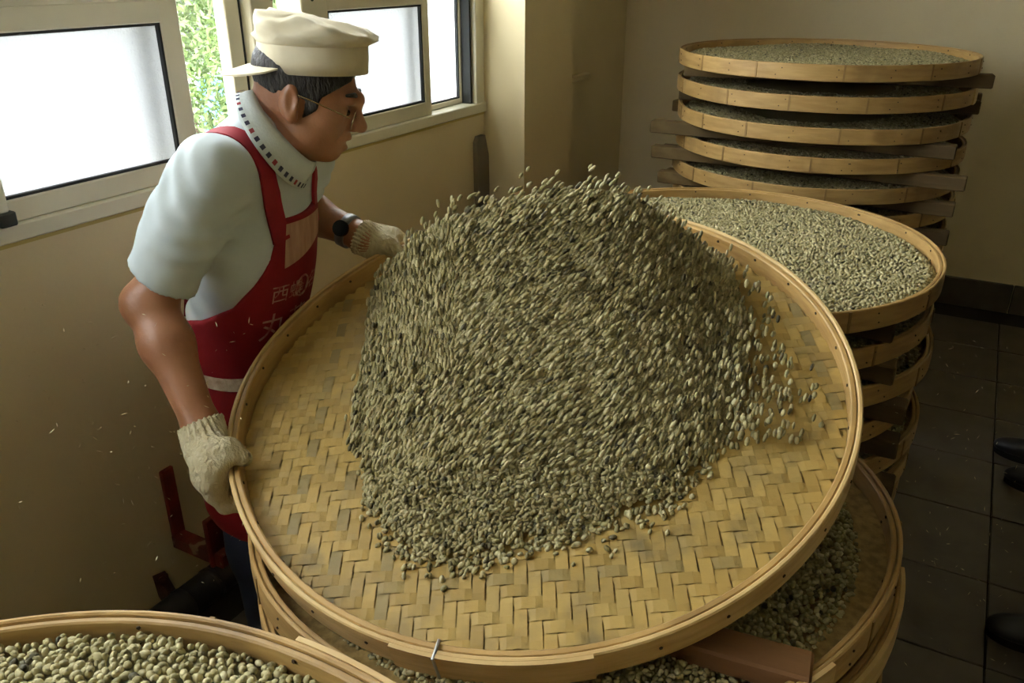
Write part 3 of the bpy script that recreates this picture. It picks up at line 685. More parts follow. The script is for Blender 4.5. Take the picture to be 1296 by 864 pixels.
# tossed wave of beans: a heap on the weave rising into a crest on the far side
BFA = np.array([[-.345, -.10], [-.32, -.125], [-.30, -.235], [-.24, -.335], [-.18, -.375], [-.08, -.378], [.02, -.345], [.10, -.325], [.2, -.30], [.277, -.23], [.354, -.11], [.395, -.01], [.42, .10]])
HCA = np.array([[-.345, .03], [-.31, .08], [-.277, .115], [-.225, .17], [-.15, .215], [-.02, .245], [.13, .248], [.22, .222], [.31, .135], [.376, .05], [.42, .012]])
def bfront(a): return np.interp(a, BFA[:, 0], BFA[:, 1])
def hcrest(a): return np.interp(a, HCA[:, 0], HCA[:, 1])
BC = .25
def wave(a, b):
    bf = bfront(a); t = np.clip((b - bf) / (BC - bf), 0, 1); hc = hcrest(a)
    h = hc * (t ** 1.45 * (1 - .12 * np.sin(np.pi * t))) + .018 * np.sqrt(np.clip(t * 6, 0, 1)) + .012 * np.sin(9 * a + 14 * b) * t * (1 - t) * 2
    back = np.clip((b - BC) / .10, 0, 1)
    return h * (1 - back ** 1.5)
def Apt(a, b, h): return A0 + np.outer(a, e1) + np.outer(b, e2) + np.outer(h + .013, An)
sp = .0055
ga, gb = np.meshgrid(np.arange(-.345, .425, sp), np.arange(-.42, .36, sp * .8)); ga = ga.ravel() + RNG.uniform(-.5, .5, ga.size) * sp; gb = gb.ravel() + RNG.uniform(-.5, .5, gb.size) * sp
edge_n = .02 * np.sin(31 * ga) * np.sin(27 * gb + 1) + RNG.normal(0, .012, ga.size)
ok = (gb > bfront(ga) + edge_n) & (gb < BC + .095); ga, gb = ga[ok], gb[ok]
hv = wave(ga, gb)
P1 = Apt(ga, gb, hv + RNG.uniform(-.0025, .003, len(ga)))
m2 = RNG.random(len(ga)) < .16
lift = np.abs(RNG.normal(0, .008, m2.sum())) * (1 + 2.2 * np.clip(hv[m2] / .28, 0, 1))
P2 = Apt(ga[m2] + RNG.normal(0, .004, m2.sum()), gb[m2] + RNG.normal(0, .004, m2.sum()), hv[m2] + .006 + lift)
# spray around the crest and off the right-hand shoulder
ns = 520; th = RNG.uniform(0, 1, ns); aa = -.30 + .68 * th; hb = hcrest(aa)
P3 = Apt(aa + RNG.normal(0, .012, ns), BC + RNG.normal(-.03, .03, ns), hb + np.abs(RNG.normal(0, .011, ns)))
ns = 620; a4 = .33 + np.abs(RNG.normal(0, .07, ns)); b4 = RNG.uniform(-.2, .26, ns); h4 = np.abs(RNG.normal(.02, .03, ns))
k4 = (np.hypot(a4, b4) < .52); P4 = Apt(a4[k4], b4[k4], h4[k4])
ns = 260; t5 = RNG.uniform(0, 1, ns); a5 = -.31 + .65 * t5; P5 = Apt(a5, bfront(a5) - np.abs(RNG.normal(0, .022, ns)), RNG.uniform(.001, .004, ns))
ALLP = np.vstack([P1, P2, P3, P4, P5])
qx, qy, qz = vis_px(ALLP)
ang = np.where((qx < 575) & (qy < 470), 84, np.interp(qx, [480, 600, 720, 830, 900, 960], [70, 48, 38, 58, 72, 75])) + RNG.normal(0, 6, len(qx))
ang = np.where(qy > 590, ang + RNG.normal(0, 35, len(qx)), ang)
axis = np.outer(np.cos(np.radians(ang)), rr) + np.outer(np.sin(np.radians(ang)), upv) + RNG.normal(0, .1, ALLP.shape)
# single loose beans: the scattered ones
loose = np.concatenate([len(P1) + len(P2) + len(P3) + RNG.choice(len(P4), 70, replace=False), len(P1) + len(P2) + len(P3) + len(P4) + RNG.choice(len(P5), 60, replace=False)])
keep = np.ones(len(ALLP), bool); keep[loose] = False
el = np.where(qy < 590, 1.85, 1.25)[keep]
sz = .0042 * RNG.uniform(.85, 1.15, keep.sum())
V, F, rn = beans_arrays(ALLP[keep], axis[keep], sz, (BV, BF), el)
na, nb = 60, 60; G = []; T = []
A_, B_ = np.meshgrid(np.linspace(-.335, .41, na), np.linspace(0, 1, nb), indexing='ij'); Bb = bfront(A_) + .02 + (BC + .09 - bfront(A_) - .02) * B_
G = Apt(A_.ravel(), Bb.ravel(), np.maximum(wave(A_.ravel(), Bb.ravel()) - .008, -.004))
I = np.arange(na * nb).reshape(na, nb); T = np.concatenate([np.stack([I[:-1, :-1], I[1:, :-1], I[1:, 1:]], -1).reshape(-1, 3), np.stack([I[:-1, :-1], I[1:, 1:], I[:-1, 1:]], -1).reshape(-1, 3)])
o = link('tossed_beans', mesh_np('tossed_beans', np.vstack([V, G]), np.vstack([F, T + len(V)]), 'bean_toss', True, np.concatenate([rn, np.full(len(G), .5)])))
tag(o, 'heap of greenish beans tossed in a rising wave over the winnowing tray', 'beans', None, 'stuff')
for c, i in enumerate(loose):
    d = Vector(axis[i]); o = link('bean', bm_toss[c % 6], None, ALLP[i]); o.rotation_euler = d.to_track_quat('Z', 'Y').to_euler()
    if c < 70: tag(o, 'loose bean flying off the side of the tossed heap', 'bean', 'loose beans flying off the tossed heap')
    else: tag(o, 'loose bean lying on the weave below the tossed heap', 'bean', 'loose beans on the winnowing tray')
# chaff drifting in the light
nch = 260; cx = RNG.uniform(20, 320, nch); cy = RNG.uniform(380, 740, nch); cx[150:] = RNG.uniform(1130, 1290, 110); cy[150:] = RNG.uniform(430, 850, 110)
CH = np.array([CP + ray(x, y) * (RNG.uniform(1.2, 1.75) if x < 400 else RNG.uniform(1.5, 2.0)) for x, y in zip(cx, cy)])
a = RNG.normal(size=(nch, 3)); a /= np.linalg.norm(a, axis=1)[:, None]; b_ = np.cross(a, RNG.normal(size=(nch, 3))); b_ /= np.linalg.norm(b_, axis=1)[:, None]
ln = RNG.uniform(.002, .0065, nch)[:, None]; V = np.stack([CH - a * ln, CH - b_ * .0007, CH + a * ln, CH + b_ * .0007], 1).reshape(-1, 3)
o = link('chaff', mesh_np('chaff', V, np.arange(4 * nch).reshape(-1, 4), 'chaff')); tag(o, 'fine straw chaff drifting in the air around the stacks', 'chaff', None, 'stuff')

# ================================================================== THE WINNOWER
man = empty('person', (-1.38, 1.19, 0)); tag(man, 'person in white cap, pale polo shirt and crimson apron winnowing beans', 'person')
MI = Matrix.Translation((1.38, -1.19, 0))
def mpart(name, me, parent=None):
    o = bpy.data.objects.new(name, me); COL.objects.link(o); o.parent = parent or man
    if parent is None: me.transform(MI)
    else: me.transform(MI)
    return o
TF = R_(14); LEAN = R_(15)
tf = np.array([math.cos(TF), math.sin(TF), 0]); tl = np.array([-math.sin(TF), math.cos(TF), 0])
ta = tf * math.sin(LEAN) + zz * math.cos(LEAN); tn = tf * math.cos(LEAN) - zz * math.sin(LEAN)
HIP = np.array([-1.418, 1.223, .742]); TRm = np.stack([tn, tl, ta], 1)
def TP(x, y, s): return HIP + tn * x + tl * y + ta * s
SHR, SHL = np.array([-1.205, 1.055, 1.312]), np.array([-1.285, 1.40, 1.312])
ELR, WRR = np.array([-1.30, .95, 1.066]), np.array([-1.144, .895, .868])
ELL, WRL = np.array([-1.415, 1.455, 1.13]), np.array([-1.205, 1.475, 1.065])
NB = TP(.015, 0, .61)
# head frame
HF = R_(31); HP = R_(20)
f0 = np.array([math.cos(HF), math.sin(HF), 0]); hl = np.array([-math.sin(HF), math.cos(HF), 0])
hf = f0 * math.cos(HP) - zz * math.sin(HP); hu = f0 * math.sin(HP) + zz * math.cos(HP); HM = np.stack([hf, hl, hu], 1)
HS = .985; HC = onY(379, 126, 1.30)                                # between the ears
def HPt(x, y, z): return HC + (hf * x + hl * y + hu * z) * HS
def head_sdf(v, g=0.0, face=True):
    E = lambda c, r, k=.02, **kw: v.ell(HPt(*c), np.array(r) * HS + g, k, HM, **kw)
    E((-.005, 0, .052), (.098, .076, .083)); E((.045, 0, 0), (.066, .062, .088), .03); E((.048, 0, -.055), (.056, .053, .044), .03)
    E((.082, 0, -.082), (.020, .024, .018), .025)
    for s in (-1, 1):
        E((.062, .042 * s, -.006), (.028, .024, .024), .025); E((.03, .05 * s, -.055), (.03, .016, .028), .025)
    E((.03, 0, -.07), (.05, .045, .03), .03)
    if face:
        v.cone(HPt(.100, -.036, .036), HPt(.109, 0, .038), .011 + g, .013 + g, .016); v.cone(HPt(.100, .036, .036), HPt(.109, 0, .038), .011 + g, .013 + g, .016)
        v.cone(HPt(.107, 0, .03), HPt(.131, 0, -.010), .009 + g, .0135 + g, .012)
        for s in (-1, 1):
            v.ell(HPt(.104, .033 * s, .016), (.017, .017, .012), .012, HM, sub=True); v.ell(HPt(.090, .033 * s, .015), (.013, .014, .012), .006, HM)
            v.ell(HPt(.118, .012 * s, -.015), (.011, .009, .009), .008, HM)
            v.cone(HPt(.109, 0, -.041), HPt(.096, .022 * s, -.046), .0095, .006, .007); v.cone(HPt(.107, 0, -.061), HPt(.094, .02 * s, -.056), .0095, .006, .007)
        v.cone(HPt(.116, -.024, -.051), HPt(.116, .024, -.051), .0055, .0055, .004, sub=True)
        for s in (-1, 1): v.cone(HPt(.112, .020 * s, -.012), HPt(.098, .036 * s, -.046), .0035, .003, .006, sub=True)
    return v
def ears_sdf(v):
    for s in (-1, 1):
        Re = HM @ np.array(Matrix.Rotation(R_(20 * s), 3, 'Z') @ Matrix.Rotation(R_(-12), 3, 'Y'))
        v.ell(HPt(-.006, .077 * s, .006), (.019, .010, .034), .008, Re); v.ell(HPt(-.002, .088 * s, .008), (.010, .008, .021), .006, Re, sub=True)
        v.ell(HPt(.004, .075 * s, -.022), (.011, .008, .013), .008, Re)
    return v
# --- skin: one continuous body
v = Vol((-1.66, .80, .62), (-.92, 1.64, 1.66), .0037)
head_sdf(v); ears_sdf(v)
v.cone(HPt(-.030, 0, -.02), TP(-.01, 0, .60), .058, .066, .03); v.cone(HPt(.01, 0, -.06), TP(.03, 0, .60), .045, .05, .03)
for c, r_ in (((0, 0, .08), (.10, .145, .15)), ((.0, 0, .3), (.10, .15, .22)), ((-.01, 0, .45), (.075, .13, .09))): v.ell(TP(*c), r_, .05, TRm)
v.chain([TP(0, .1, .55), SHL * .8 + TP(0, .1, .53) * .2, ELL], [.045, .046, .046], .02); v.chain([TP(0, -.1, .55), SHR * .8 + TP(0, -.1, .53) * .2, ELR], [.045, .046, .042], .02)
mR = ELR * .68 + WRR * .32; v.chain([ELR, mR, WRR], [.040, .0455, .031], .03); v.ell(ELR + (-.016, -.008, -.002), (.032, .030, .032), .03)
mL = ELL * .68 + WRL * .32; v.chain([ELL, mL, WRL], [.042, .045, .031], .03)
v.disp(lambda x, y, z: .0012 * np.sin(60 * x + 40 * z) * np.sin(55 * y - 30 * z))
# hands: rim frames
def rim_frame(x, y):
    d = ray(x, y); q = CP + d * ((AC - CP) @ An) / (d @ An); rho = q - AC; rho /= np.linalg.norm(rho); p = AC + rho * (TR - .006)
    return p, rho, np.cross(An, rho), An
HR_, HL_ = rim_frame(291, 585), rim_frame(497, 312)
def hand_pt(fr, o, t, n): return fr[0] + fr[1] * o + fr[2] * t + fr[3] * n
def hand_sdf(v, fr, wr, g, side):
    H = lambda o, t, n: hand_pt(fr, o, t, n)
    wd = (wr - fr[0]); 
    pc = H(.036, 0, -.012)
    v.cone(wr, pc, .031 + g, .030 + g, .03); Rf = np.stack(fr[1:4], 1)
    v.ell(H(.034, 0, -.016), np.array((.021, .046, .043)) + g, .025, Rf)
    for j in range(4):
        t = (-.034 + .0225 * j) * side; ln = (.9, 1.05, 1.0, .8)[j]
        v.chain([H(.040, t * .9, -.035), H(.030, t, -.066), H(.004, t, -.078), H(-.020 * ln, t, -.073)], [.0125 + g, .0118 + g, .0108 + g, .0092 + g], .008)
    v.ell(H(.020, -.012 * side, .012), np.array((.030, .034, .014)) + g, .02, Rf)
    v.chain([H(.045, -.03 * side, .008), H(.020, -.026 * side, .020), H(-.006, -.014 * side, .018), H(-.026, -.002 * side, .0)], [.018 + g, .0175 + g, .0155 + g, .0125 + g], .014)
    return v
hand_sdf(v, HR_, WRR, -.003, 1); hand_sdf(v, HL_, WRL, -.003, -1)
mpart('body', v.mesh('body', 'skin', 1))
# mouth and eyes
for s in (-1, 1):
    m = MB(); bm = bmesh.new(); bmesh.ops.create_uvsphere(bm, u_segments=10, v_segments=6, radius=.0065)
    c = HPt(.1005, .033 * s, .014)
    for q in bm.verts: q.co = Vector(c) + q.co
    me = bpy.data.meshes.new('eye'); bm.to_mesh(me); bm.free(); me.materials.append(MT['eye']); mpart('eye', me)
    m = MB().tube([HPt(.108, .018 * s, .047), HPt(.106, .034 * s, .052), HPt(.092, .05 * s, .048)], [.004, .005, .003], 6); mpart('eyebrow', m.mesh('eyebrow', 'hair', True))
# hair: the head grown a little, kept between cap line and hairline
def hloc(x, y, z):
    p = [x - HC[0], y - HC[1], z - HC[2]]
    return [sum(p[i] * HM[i, j] for i in range(3)) / HS for j in range(3)]
v = Vol(HC - .16, HC + .17, .004); head_sdf(v, .0045, False)
def hairmask(x, y, z):
    a, b, c = hloc(x, y, z)
    low = np.where(a < -.035, -.052 - .15 * (a + .035), np.where(a < .022, .018 + 0 * a, np.where(a < .048, -.022 + 1.1 * (a - .022), .03 + 1.0 * (a - .048))))
    return np.maximum(low - c, a - .092)
v.clip(hairmask); v.disp(lambda x, y, z: .0007 * np.sin(400 * x) * np.sin(380 * y + 100 * z)); mpart('hair', v.mesh('hair', 'hair', 0))
# cap (worn with the brim to the back)
CT = R_(17)                                             # the cap sits level while the head tips down
cf = hf * math.cos(CT) + hu * math.sin(CT); cu = -hf * math.sin(CT) + hu * math.cos(CT)
CC = HPt(.012, 0, .070)
def CPt(x, y, z): return CC + (cf * x + hl * y + cu * z) * HS
def loft(rings, n=40, cap=True, wr=None):
    V = []; F = []
    for i, (h, rx, ry, sx) in enumerate(rings):
        for k in range(n):
            a = 2 * math.pi * k / n; d = wr(i, a) if wr else 0
            xx = (rx + d) * math.cos(a) + sx; V.append(tuple(CPt(xx, (ry + d) * math.sin(a), h + d * .6 - (.16 * xx * max(0, h - .05) / .045 if cap else 0))))
    for i in range(len(rings) - 1):
        for k in range(n): a = i * n + k; b = i * n + (k + 1) % n; F.append([a, b, b + n, a + n])
    if cap: V.append(tuple(CPt(rings[-1][3], 0, rings[-1][0] + .002))); e = len(V) - 1; F += [[(len(rings) - 1) * n + k, (len(rings) - 1) * n + (k + 1) % n, e] for k in range(n)]
    return V, F
capE = empty('cap', (0, 0, 0)); capE.parent = man
V, F = loft([(-.004, .104, .081, 0), (-.006, .108, .085, 0), (.02, .109, .086, 0), (.045, .109, .086, 0), (.050, .107, .084, 0)], cap=False)
o = mpart('cap_band', mesh_np('cap_band', V, F, 'cap', True), capE)
wr_ = lambda i, a: .0045 * math.sin(4 * a + 1.1 * i) + .003 * math.sin(7 * a - 1.7 * i) + .002 * math.sin(13 * a + i) if 1 < i < 8 else 0
V, F = loft([(.046, .107, .084, 0), (.049, .112, .090, .002), (.055, .118, .096, .005), (.062, .123, .101, .008), (.071, .123, .102, .008), (.080, .114, .095, .003), (.087, .096, .08, -.003), (.092, .07, .058, -.008), (.095, .035, .03, -.01)], wr=wr_)
mpart('cap_crown', mesh_np('cap_crown', V, F, 'cap', True), capE)
V = []; F = []
for i in range(17):
    a = R_(180 - 62 + 124 * i / 16); q = math.sin(math.pi * i / 16)
    for r_, dz in ((.0, 0), (.4, .001), (1, -.006)):
        ex = .078 * q ** .6 * r_
        for th in (0, .0035): V.append(tuple(CPt((.104 + ex) * math.cos(a), (.081 + ex * .9) * math.sin(a), .006 + dz * q - .22 * ex - th)))
for i in range(16):
    a, b = i * 6, i * 6 + 6
    F += [[a, a + 2, b + 2, b], [a + 2, a + 4, b + 4, b + 2], [a + 1, b + 1, b + 3, a + 3], [a + 3, b + 3, b + 5, a + 5], [a + 4, a + 5, b + 5, b + 4]]
mpart('cap_brim', autosmooth(mesh_np('cap_brim', V, F, 'cap', True)), capE)
# glasses
gl = empty('eyeglasses'); gl.parent = man
m = MB()
for s in (-1, 1): mpart('temple_arm', MB().tube([HPt(-.012, .080 * s, .024), HPt(.03, .079 * s, .022), HPt(.112, .066 * s, .012)], .0014, 6).mesh('temple_arm', 'metal', True), gl)
for s in (-1, 1):
    pts = [HPt(.116 + .002 * math.cos(t), (.034 + .024 * math.cos(t)) * s, .004 + .018 * math.sin(t)) for t in np.linspace(0, 2 * math.pi, 21)]
    fr = mpart('lens_rim', MB().tube(pts, .0014, 6, False).mesh('lens_rim', 'metal', True), gl)
    c = HPt(.116, .034 * s, .004); V = [tuple(c)] + [tuple(p) for p in pts[:-1]]
    mpart('lens', mesh_np('lens', V, [[0, 1 + k, 1 + (k + 1) % 20] for k in range(20)], 'clear'), gl)
mpart('bridge', MB().tube([HPt(.117, -.011, .006), HPt(.122, 0, .010), HPt(.117, .011, .006)], .0014, 6).mesh('bridge', 'metal', True), gl)
# --- clothes
def torso_sdf(v, g):
    for c, r_, k in (((.0, 0, .02), (.10, .14, .13), .05), ((.008, 0, .15), (.108, .155, .17), .06), ((.004, 0, .35), (.112, .165, .2), .06), ((-.03, 0, .46), (.093, .158, .125), .06)):
        v.ell(TP(*c), np.array(r_) + g, k, TRm)
    v.cone(TP(-.012, -.15, .555), TP(-.012, .15, .555), .068 + g, .068 + g, .06); v.cone(TP(-.02, 0, .56), TP(0, 0, .635), .085 + g, .062 + g, .05)
    return v
def tloc(x, y, z):
    p = [x - HIP[0], y - HIP[1], z - HIP[2]]
    return [sum(p[i] * TRm[i, j] for i in range(3)) for j in range(3)]
v = Vol((-1.70, .80, .62), (-.98, 1.64, 1.50), .005); torso_sdf(v, .004)
SR1, SL1 = SHR + (ELR - SHR) * .84, SHL + (ELL - SHL) * .84
v2 = Vol((-1.70, .80, .62), (-.98, 1.64, 1.50), .005)
for S_, E_ in ((SHR, ELR), (SHL, ELL)):
    v2.cone(S_ + (0, 0, -.004), S_ + (E_ - S_) * .5, .056, .063, .04); v2.cone(S_ + (E_ - S_) * .4, S_ + (E_ - S_) * 1.15, .064, .068, .03)
def sleeve_cut(x, y, z):
    out = None
    for S_, E_ in ((SHR, ELR), (SHL, ELL)):
        d = (E_ - S_) / np.linalg.norm(E_ - S_); P_ = S_ + (E_ - S_) * .80; d = d * .9 + np.array([-.25, 0, -.1]); d /= np.linalg.norm(d)
        pl = (x - P_[0]) * d[0] + (y - P_[1]) * d[1] + (z - P_[2]) * d[2]
        near = np.sqrt((x - P_[0]) ** 2 + (y - P_[1]) ** 2 + (z - P_[2]) ** 2) < .30
        pl = np.where(near, pl, -1); out = pl if out is None else np.maximum(out, pl)
    return out
v2.clip(sleeve_cut)
a_, b_2 = v.F, v2.F; h_ = np.maximum(.07 - np.abs(a_ - b_2), 0) / .07; v.F = np.minimum(a_, b_2) - h_ * h_ * .07 * .25; del v2
CN = f0 * .80 + zz * .60; CN /= np.linalg.norm(CN); CL = f0 * .60 - zz * .80; CC0 = onY(361, 164, 1.265)
v.clip(lambda x, y, z: np.where(np.sqrt((x - CC0[0]) ** 2 + (y - CC0[1]) ** 2 + (z - CC0[2]) ** 2) < .108, (x - CC0[0]) * CN[0] + (y - CC0[1]) * CN[1] + (z - CC0[2]) * CN[2] - .004, -1))
v.clip(lambda x, y, z: np.maximum(-.02 - tloc(x, y, z)[2], tloc(x, y, z)[2] - .72))
HE = SHR + (ELR - SHR) * .80; HD = (ELR - SHR) / np.linalg.norm(ELR - SHR)
def folds(x, y, z):
    a, b, c = tloc(x, y, z)
    hem = np.clip(-((x - HE[0]) * HD[0] + (y - HE[1]) * HD[1] + (z - HE[2]) * HD[2]) / .07, 0, 1)
    sl = np.clip((np.abs(b) - .10) * 12, 0, 1); u = a * .55 + c * .75
    rad_ = .0028 * np.sin(150 * u + 5 * np.sin(16 * a - 9 * c)) * np.clip(.35 + .65 * np.sin(17 * a + 13 * c + 1), 0, 1) * sl * hem
    side = .004 * np.sin(92 * c + 50 * a + 6 * np.sin(9 * b)) * np.clip((.50 - c) * 4, 0, 1) * (1 - sl * .6)
    back = .004 * np.sin(75 * (a * .9 - c * .4)) * np.clip((c - .42) * 9, 0, 1) * np.clip((-.0 - a) * 20, 0, 1)
    return rad_ + side + back
v.disp(folds); mpart('polo_shirt', v.mesh('polo_shirt', 'shirt', 1))
# apron
v = Vol((-1.66, .92, .41), (-.98, 1.52, 1.40), .005); torso_sdf(v, .012)
for s in (-1, 1): v.cone(TP(.03, .045 * s, .0), np.array([-1.345, 1.225, .50]) + tl * .062 * s, .108, .124, .08)
def apron_mask(x, y, z):
    a, b, c = tloc(x, y, z); ph = np.abs(np.arctan2(b, a - .0))
    pm = np.interp(np.broadcast_to(c, np.broadcast(x, y, z).shape), [-.5, .16, .19, .235, .29, .37, .46, .6], np.radians([150, 150, 132, 96, 70, 52, 41, 30]))
    return np.maximum(np.maximum((ph - pm) * .12, .445 - z + 0 * x), c - .475)
v.clip(apron_mask)
v.disp(lambda x, y, z: .004 * np.sin(45 * y + 20 * x) * np.clip((.95 - z) * 3, 0, 1) + .003 * np.sin(34 * z - 22 * x))
ap_me = v.mesh('apron', 'apron', 1); bvh = BVHTree.FromPolygons([q.co.copy() for q in ap_me.vertices], [list(p.vertices) for p in ap_me.polygons])
apron = mpart('apron', ap_me)
def on_apron(phi, s, off):
    """phi: angle round the torso from the front (right side negative), s: height along torso"""
    c = TP(0, 0, s); d = tn * math.cos(phi) + tl * math.sin(phi); o_ = Vector(c + d * .45)
    h = bvh.ray_cast(o_, Vector(-d))
    return (h[0] if h[0] else Vector(c + d * .15)) + Vector(d) * off
def patch(name, phi0, phi1, s0, s1, nu, nv, mat, off=.003, fn=None):
    V = []; F = []
    for i in range(nu + 1):
        for j in range(nv + 1):
            p, s = phi0 + (phi1 - phi0) * i / nu, (s0 + (s1 - s0) * j / nv) if fn is None else fn(i / nu, j / nv)
            V.append(on_apron(p, s, off))
    for i in range(nu):
        for j in range(nv): a = i * (nv + 1) + j; F.append([a, a + nv + 1, a + nv + 2, a + 1])
    return mpart(name, mesh_np(name, V, F, mat, True), apron)
patch('bib_panel', R_(-33), R_(33), .395, .472, 16, 6, 'bib', fn=lambda u, v_: (.378 + .035 * u) + (.470 - .378 - .035 * u) * v_)
patch('trim_band', R_(-100), R_(70), .055, .085, 30, 3, 'trim', .004, fn=lambda u, v_: .088 + .028 * v_ + .012 * math.sin(u * 3.1))
def lettering(txt, phi0, s0, size, name='lettering'):
    cu_ = bpy.data.curves.new('t', 'FONT'); cu_.body = txt; cu_.size = size; cu_.resolution_u = 2
    o_ = bpy.data.objects.new('t', cu_); COL.objects.link(o_); dg = bpy.context.evaluated_depsgraph_get(); dg.update()
    me = bpy.data.meshes.new_from_object(o_.evaluated_get(dg)); bpy.data.objects.remove(o_)
    bm = bmesh.new(); bm.from_mesh(me); bmesh.ops.triangulate(bm, faces=bm.faces[:]); bmesh.ops.subdivide_edges(bm, edges=[e for e in bm.edges if e.calc_length() > .012], cuts=1)
    for q in bm.verts: q.co = on_apron(phi0 + q.co.x / .140, s0 + q.co.y, .0035)
    bm.to_mesh(me); bm.free(); me.materials.clear(); me.materials.append(MT['print'])
    return mpart(name, me, apron)
lettering('西螺', R_(-44), .305, .046); lettering('名', R_(4), .305, .046); lettering('丸莊', R_(-50), .215, .072)
pts = [on_apron(R_(-6) + .024 / .14 * math.cos(t), .322 + .024 * math.sin(t), .003) for t in np.linspace(0, 2 * math.pi, 25)]
mpart('round_emblem', MB().tube(pts, .0022, 4, False).mesh('round_emblem', 'print'), apron); lettering('金', R_(-14), .312, .026, 'round_emblem_print')
# shoulder straps: from the bib corner over the shoulder and down the back
sh_vol = Vol((-1.70, .80, .62), (-.98, 1.64, 1.50), .008); torso_sdf(sh_vol, .006); sh_me = sh_vol.mesh('tmp', None, 1)
sbv = BVHTree.FromPolygons([q.co.copy() for q in sh_me.vertices], [list(p.vertices) for p in sh_me.polygons]); bpy.data.meshes.remove(sh_me)
def on_shirt(p, off):
    h = sbv.find_nearest(Vector(p)); n_ = h[1]; q = h[0]; 
    if (q - Vector(TP(0, q.y * 0, .35))).dot(n_) < 0: n_ = -n_
    return q + n_ * off, n_
for s in (-1, 1):
    ctrl = [TP(.125, .085 * s, .44), TP(.12, .098 * s, .50), TP(.075, .105 * s, .585), TP(.0, .112 * s, .64), TP(-.07, .118 * s, .61), TP(-.12, .12 * s, .53), TP(-.145, .115 * s, .43), TP(-.15, .10 * s, .30), TP(-.14, .07 * s, .17)]
    C_ = [Vector(c) for c in ctrl]; pts = []
    for i in range(len(C_) - 1):
        for k in range(5):
            t = k / 5; p0 = C_[max(i - 1, 0)]; p1 = C_[i]; p2 = C_[i + 1]; p3 = C_[min(i + 2, len(C_) - 1)]
            pts.append(.5 * (2 * p1 + (p2 - p0) * t + (2 * p0 - 5 * p1 + 4 * p2 - p3) * t * t + (3 * p1 - p0 - 3 * p2 + p3) * t ** 3))
    V = []; F = []
    for i, p in enumerate(pts):
        q, n_ = on_shirt(p, .0065); d = (pts[min(i + 1, len(pts) - 1)] - pts[max(i - 1, 0)]).normalized(); sd = d.cross(n_).normalized()
        for u in (-1, -.33, .33, 1):
            e, n2 = on_shirt(q + sd * .021 * u, .0068); V += [e, e - n2 * .006]
    for i in range(len(pts) - 1):
        a, b = i * 8, i * 8 + 8
        for k in range(3): F += [[a + 2 * k, a + 2 * k + 2, b + 2 * k + 2, b + 2 * k]]
        F += [[a, b, b + 1, a + 1], [a + 6, a + 7, b + 7, b + 6]]
    mpart('shoulder_strap', autosmooth(mesh_np('shoulder_strap', V, F, 'strap', True), 60), apron)
# collar
def collar():
    V = []; F = []; n = 40; nv = 5; NA = CN; c0 = CC0
    for i in range(n + 1):
        a = R_(10) + R_(340) * i / n; fr = (1 + math.cos(a)) / 2
        rad_ = CL * math.cos(a) * .086 + hl * math.sin(a) * .060; inn = c0 + rad_ + NA * .006
        out = c0 + rad_ * (1.26 + .18 * math.sin(a) ** 2) - NA * (.026 + .026 * fr) + hl * .012 * np.sign(math.sin(a)) * (1 - abs(math.cos(a)) ** 3)
        for j in range(nv + 1):
            u = j / nv; p = inn * (1 - u) + out * u + (NA * .004 + rad_ / np.linalg.norm(rad_) * .003) * math.sin(math.pi * min(u * 1.2, 1))
            V.append(tuple(p))
    for i in range(n):
        for j in range(nv): a = i * (nv + 1) + j; F.append([a, a + nv + 1, a + nv + 2, a + 1])
    me = mesh_np('collar', V, F, 'collar', True); bm = bmesh.new(); bm.from_mesh(me); bmesh.ops.recalc_face_normals(bm, faces=bm.faces[:])
    bmesh.ops.solidify(bm, geom=bm.faces[:], thickness=.003); bm.to_mesh(me); bm.free(); me.polygons.foreach_set('use_smooth', np.ones(len(me.polygons), bool))
    co = mpart('collar', me)
    VV = np.array(V).reshape(n + 1, nv + 1, 3)
    for i in range(1, n):
        for sub in (.2,):
            p0 = VV[i] * (1 - sub) + VV[min(i + 1, n)] * sub; p1 = VV[i] * (1 - sub - .5) + VV[min(i + 1, n)] * (sub + .5)
            def lerp(P, u): k = u * nv; j = min(int(k), nv - 1); return P[j] * (1 - (k - j)) + P[j + 1] * (k - j)
            qd = [lerp(p0, .76), lerp(p1, .76), lerp(p1, .92), lerp(p0, .92)]
            cc = sum(qd) / 4; nn_ = np.cross(qd[1] - qd[0], qd[3] - qd[0]); nn_ /= np.linalg.norm(nn_) + 1e-9
            if nn_ @ (cc - c0 + NA * .1) < 0: nn_ = -nn_
            mpart('collar_dash', mesh_np('collar_dash', [tuple(q + nn_ * .0042) for q in qd], [[0, 1, 2, 3]], 'dash' if (i + int(sub * 2)) % 4 else 'dash_red'), co)
collar()
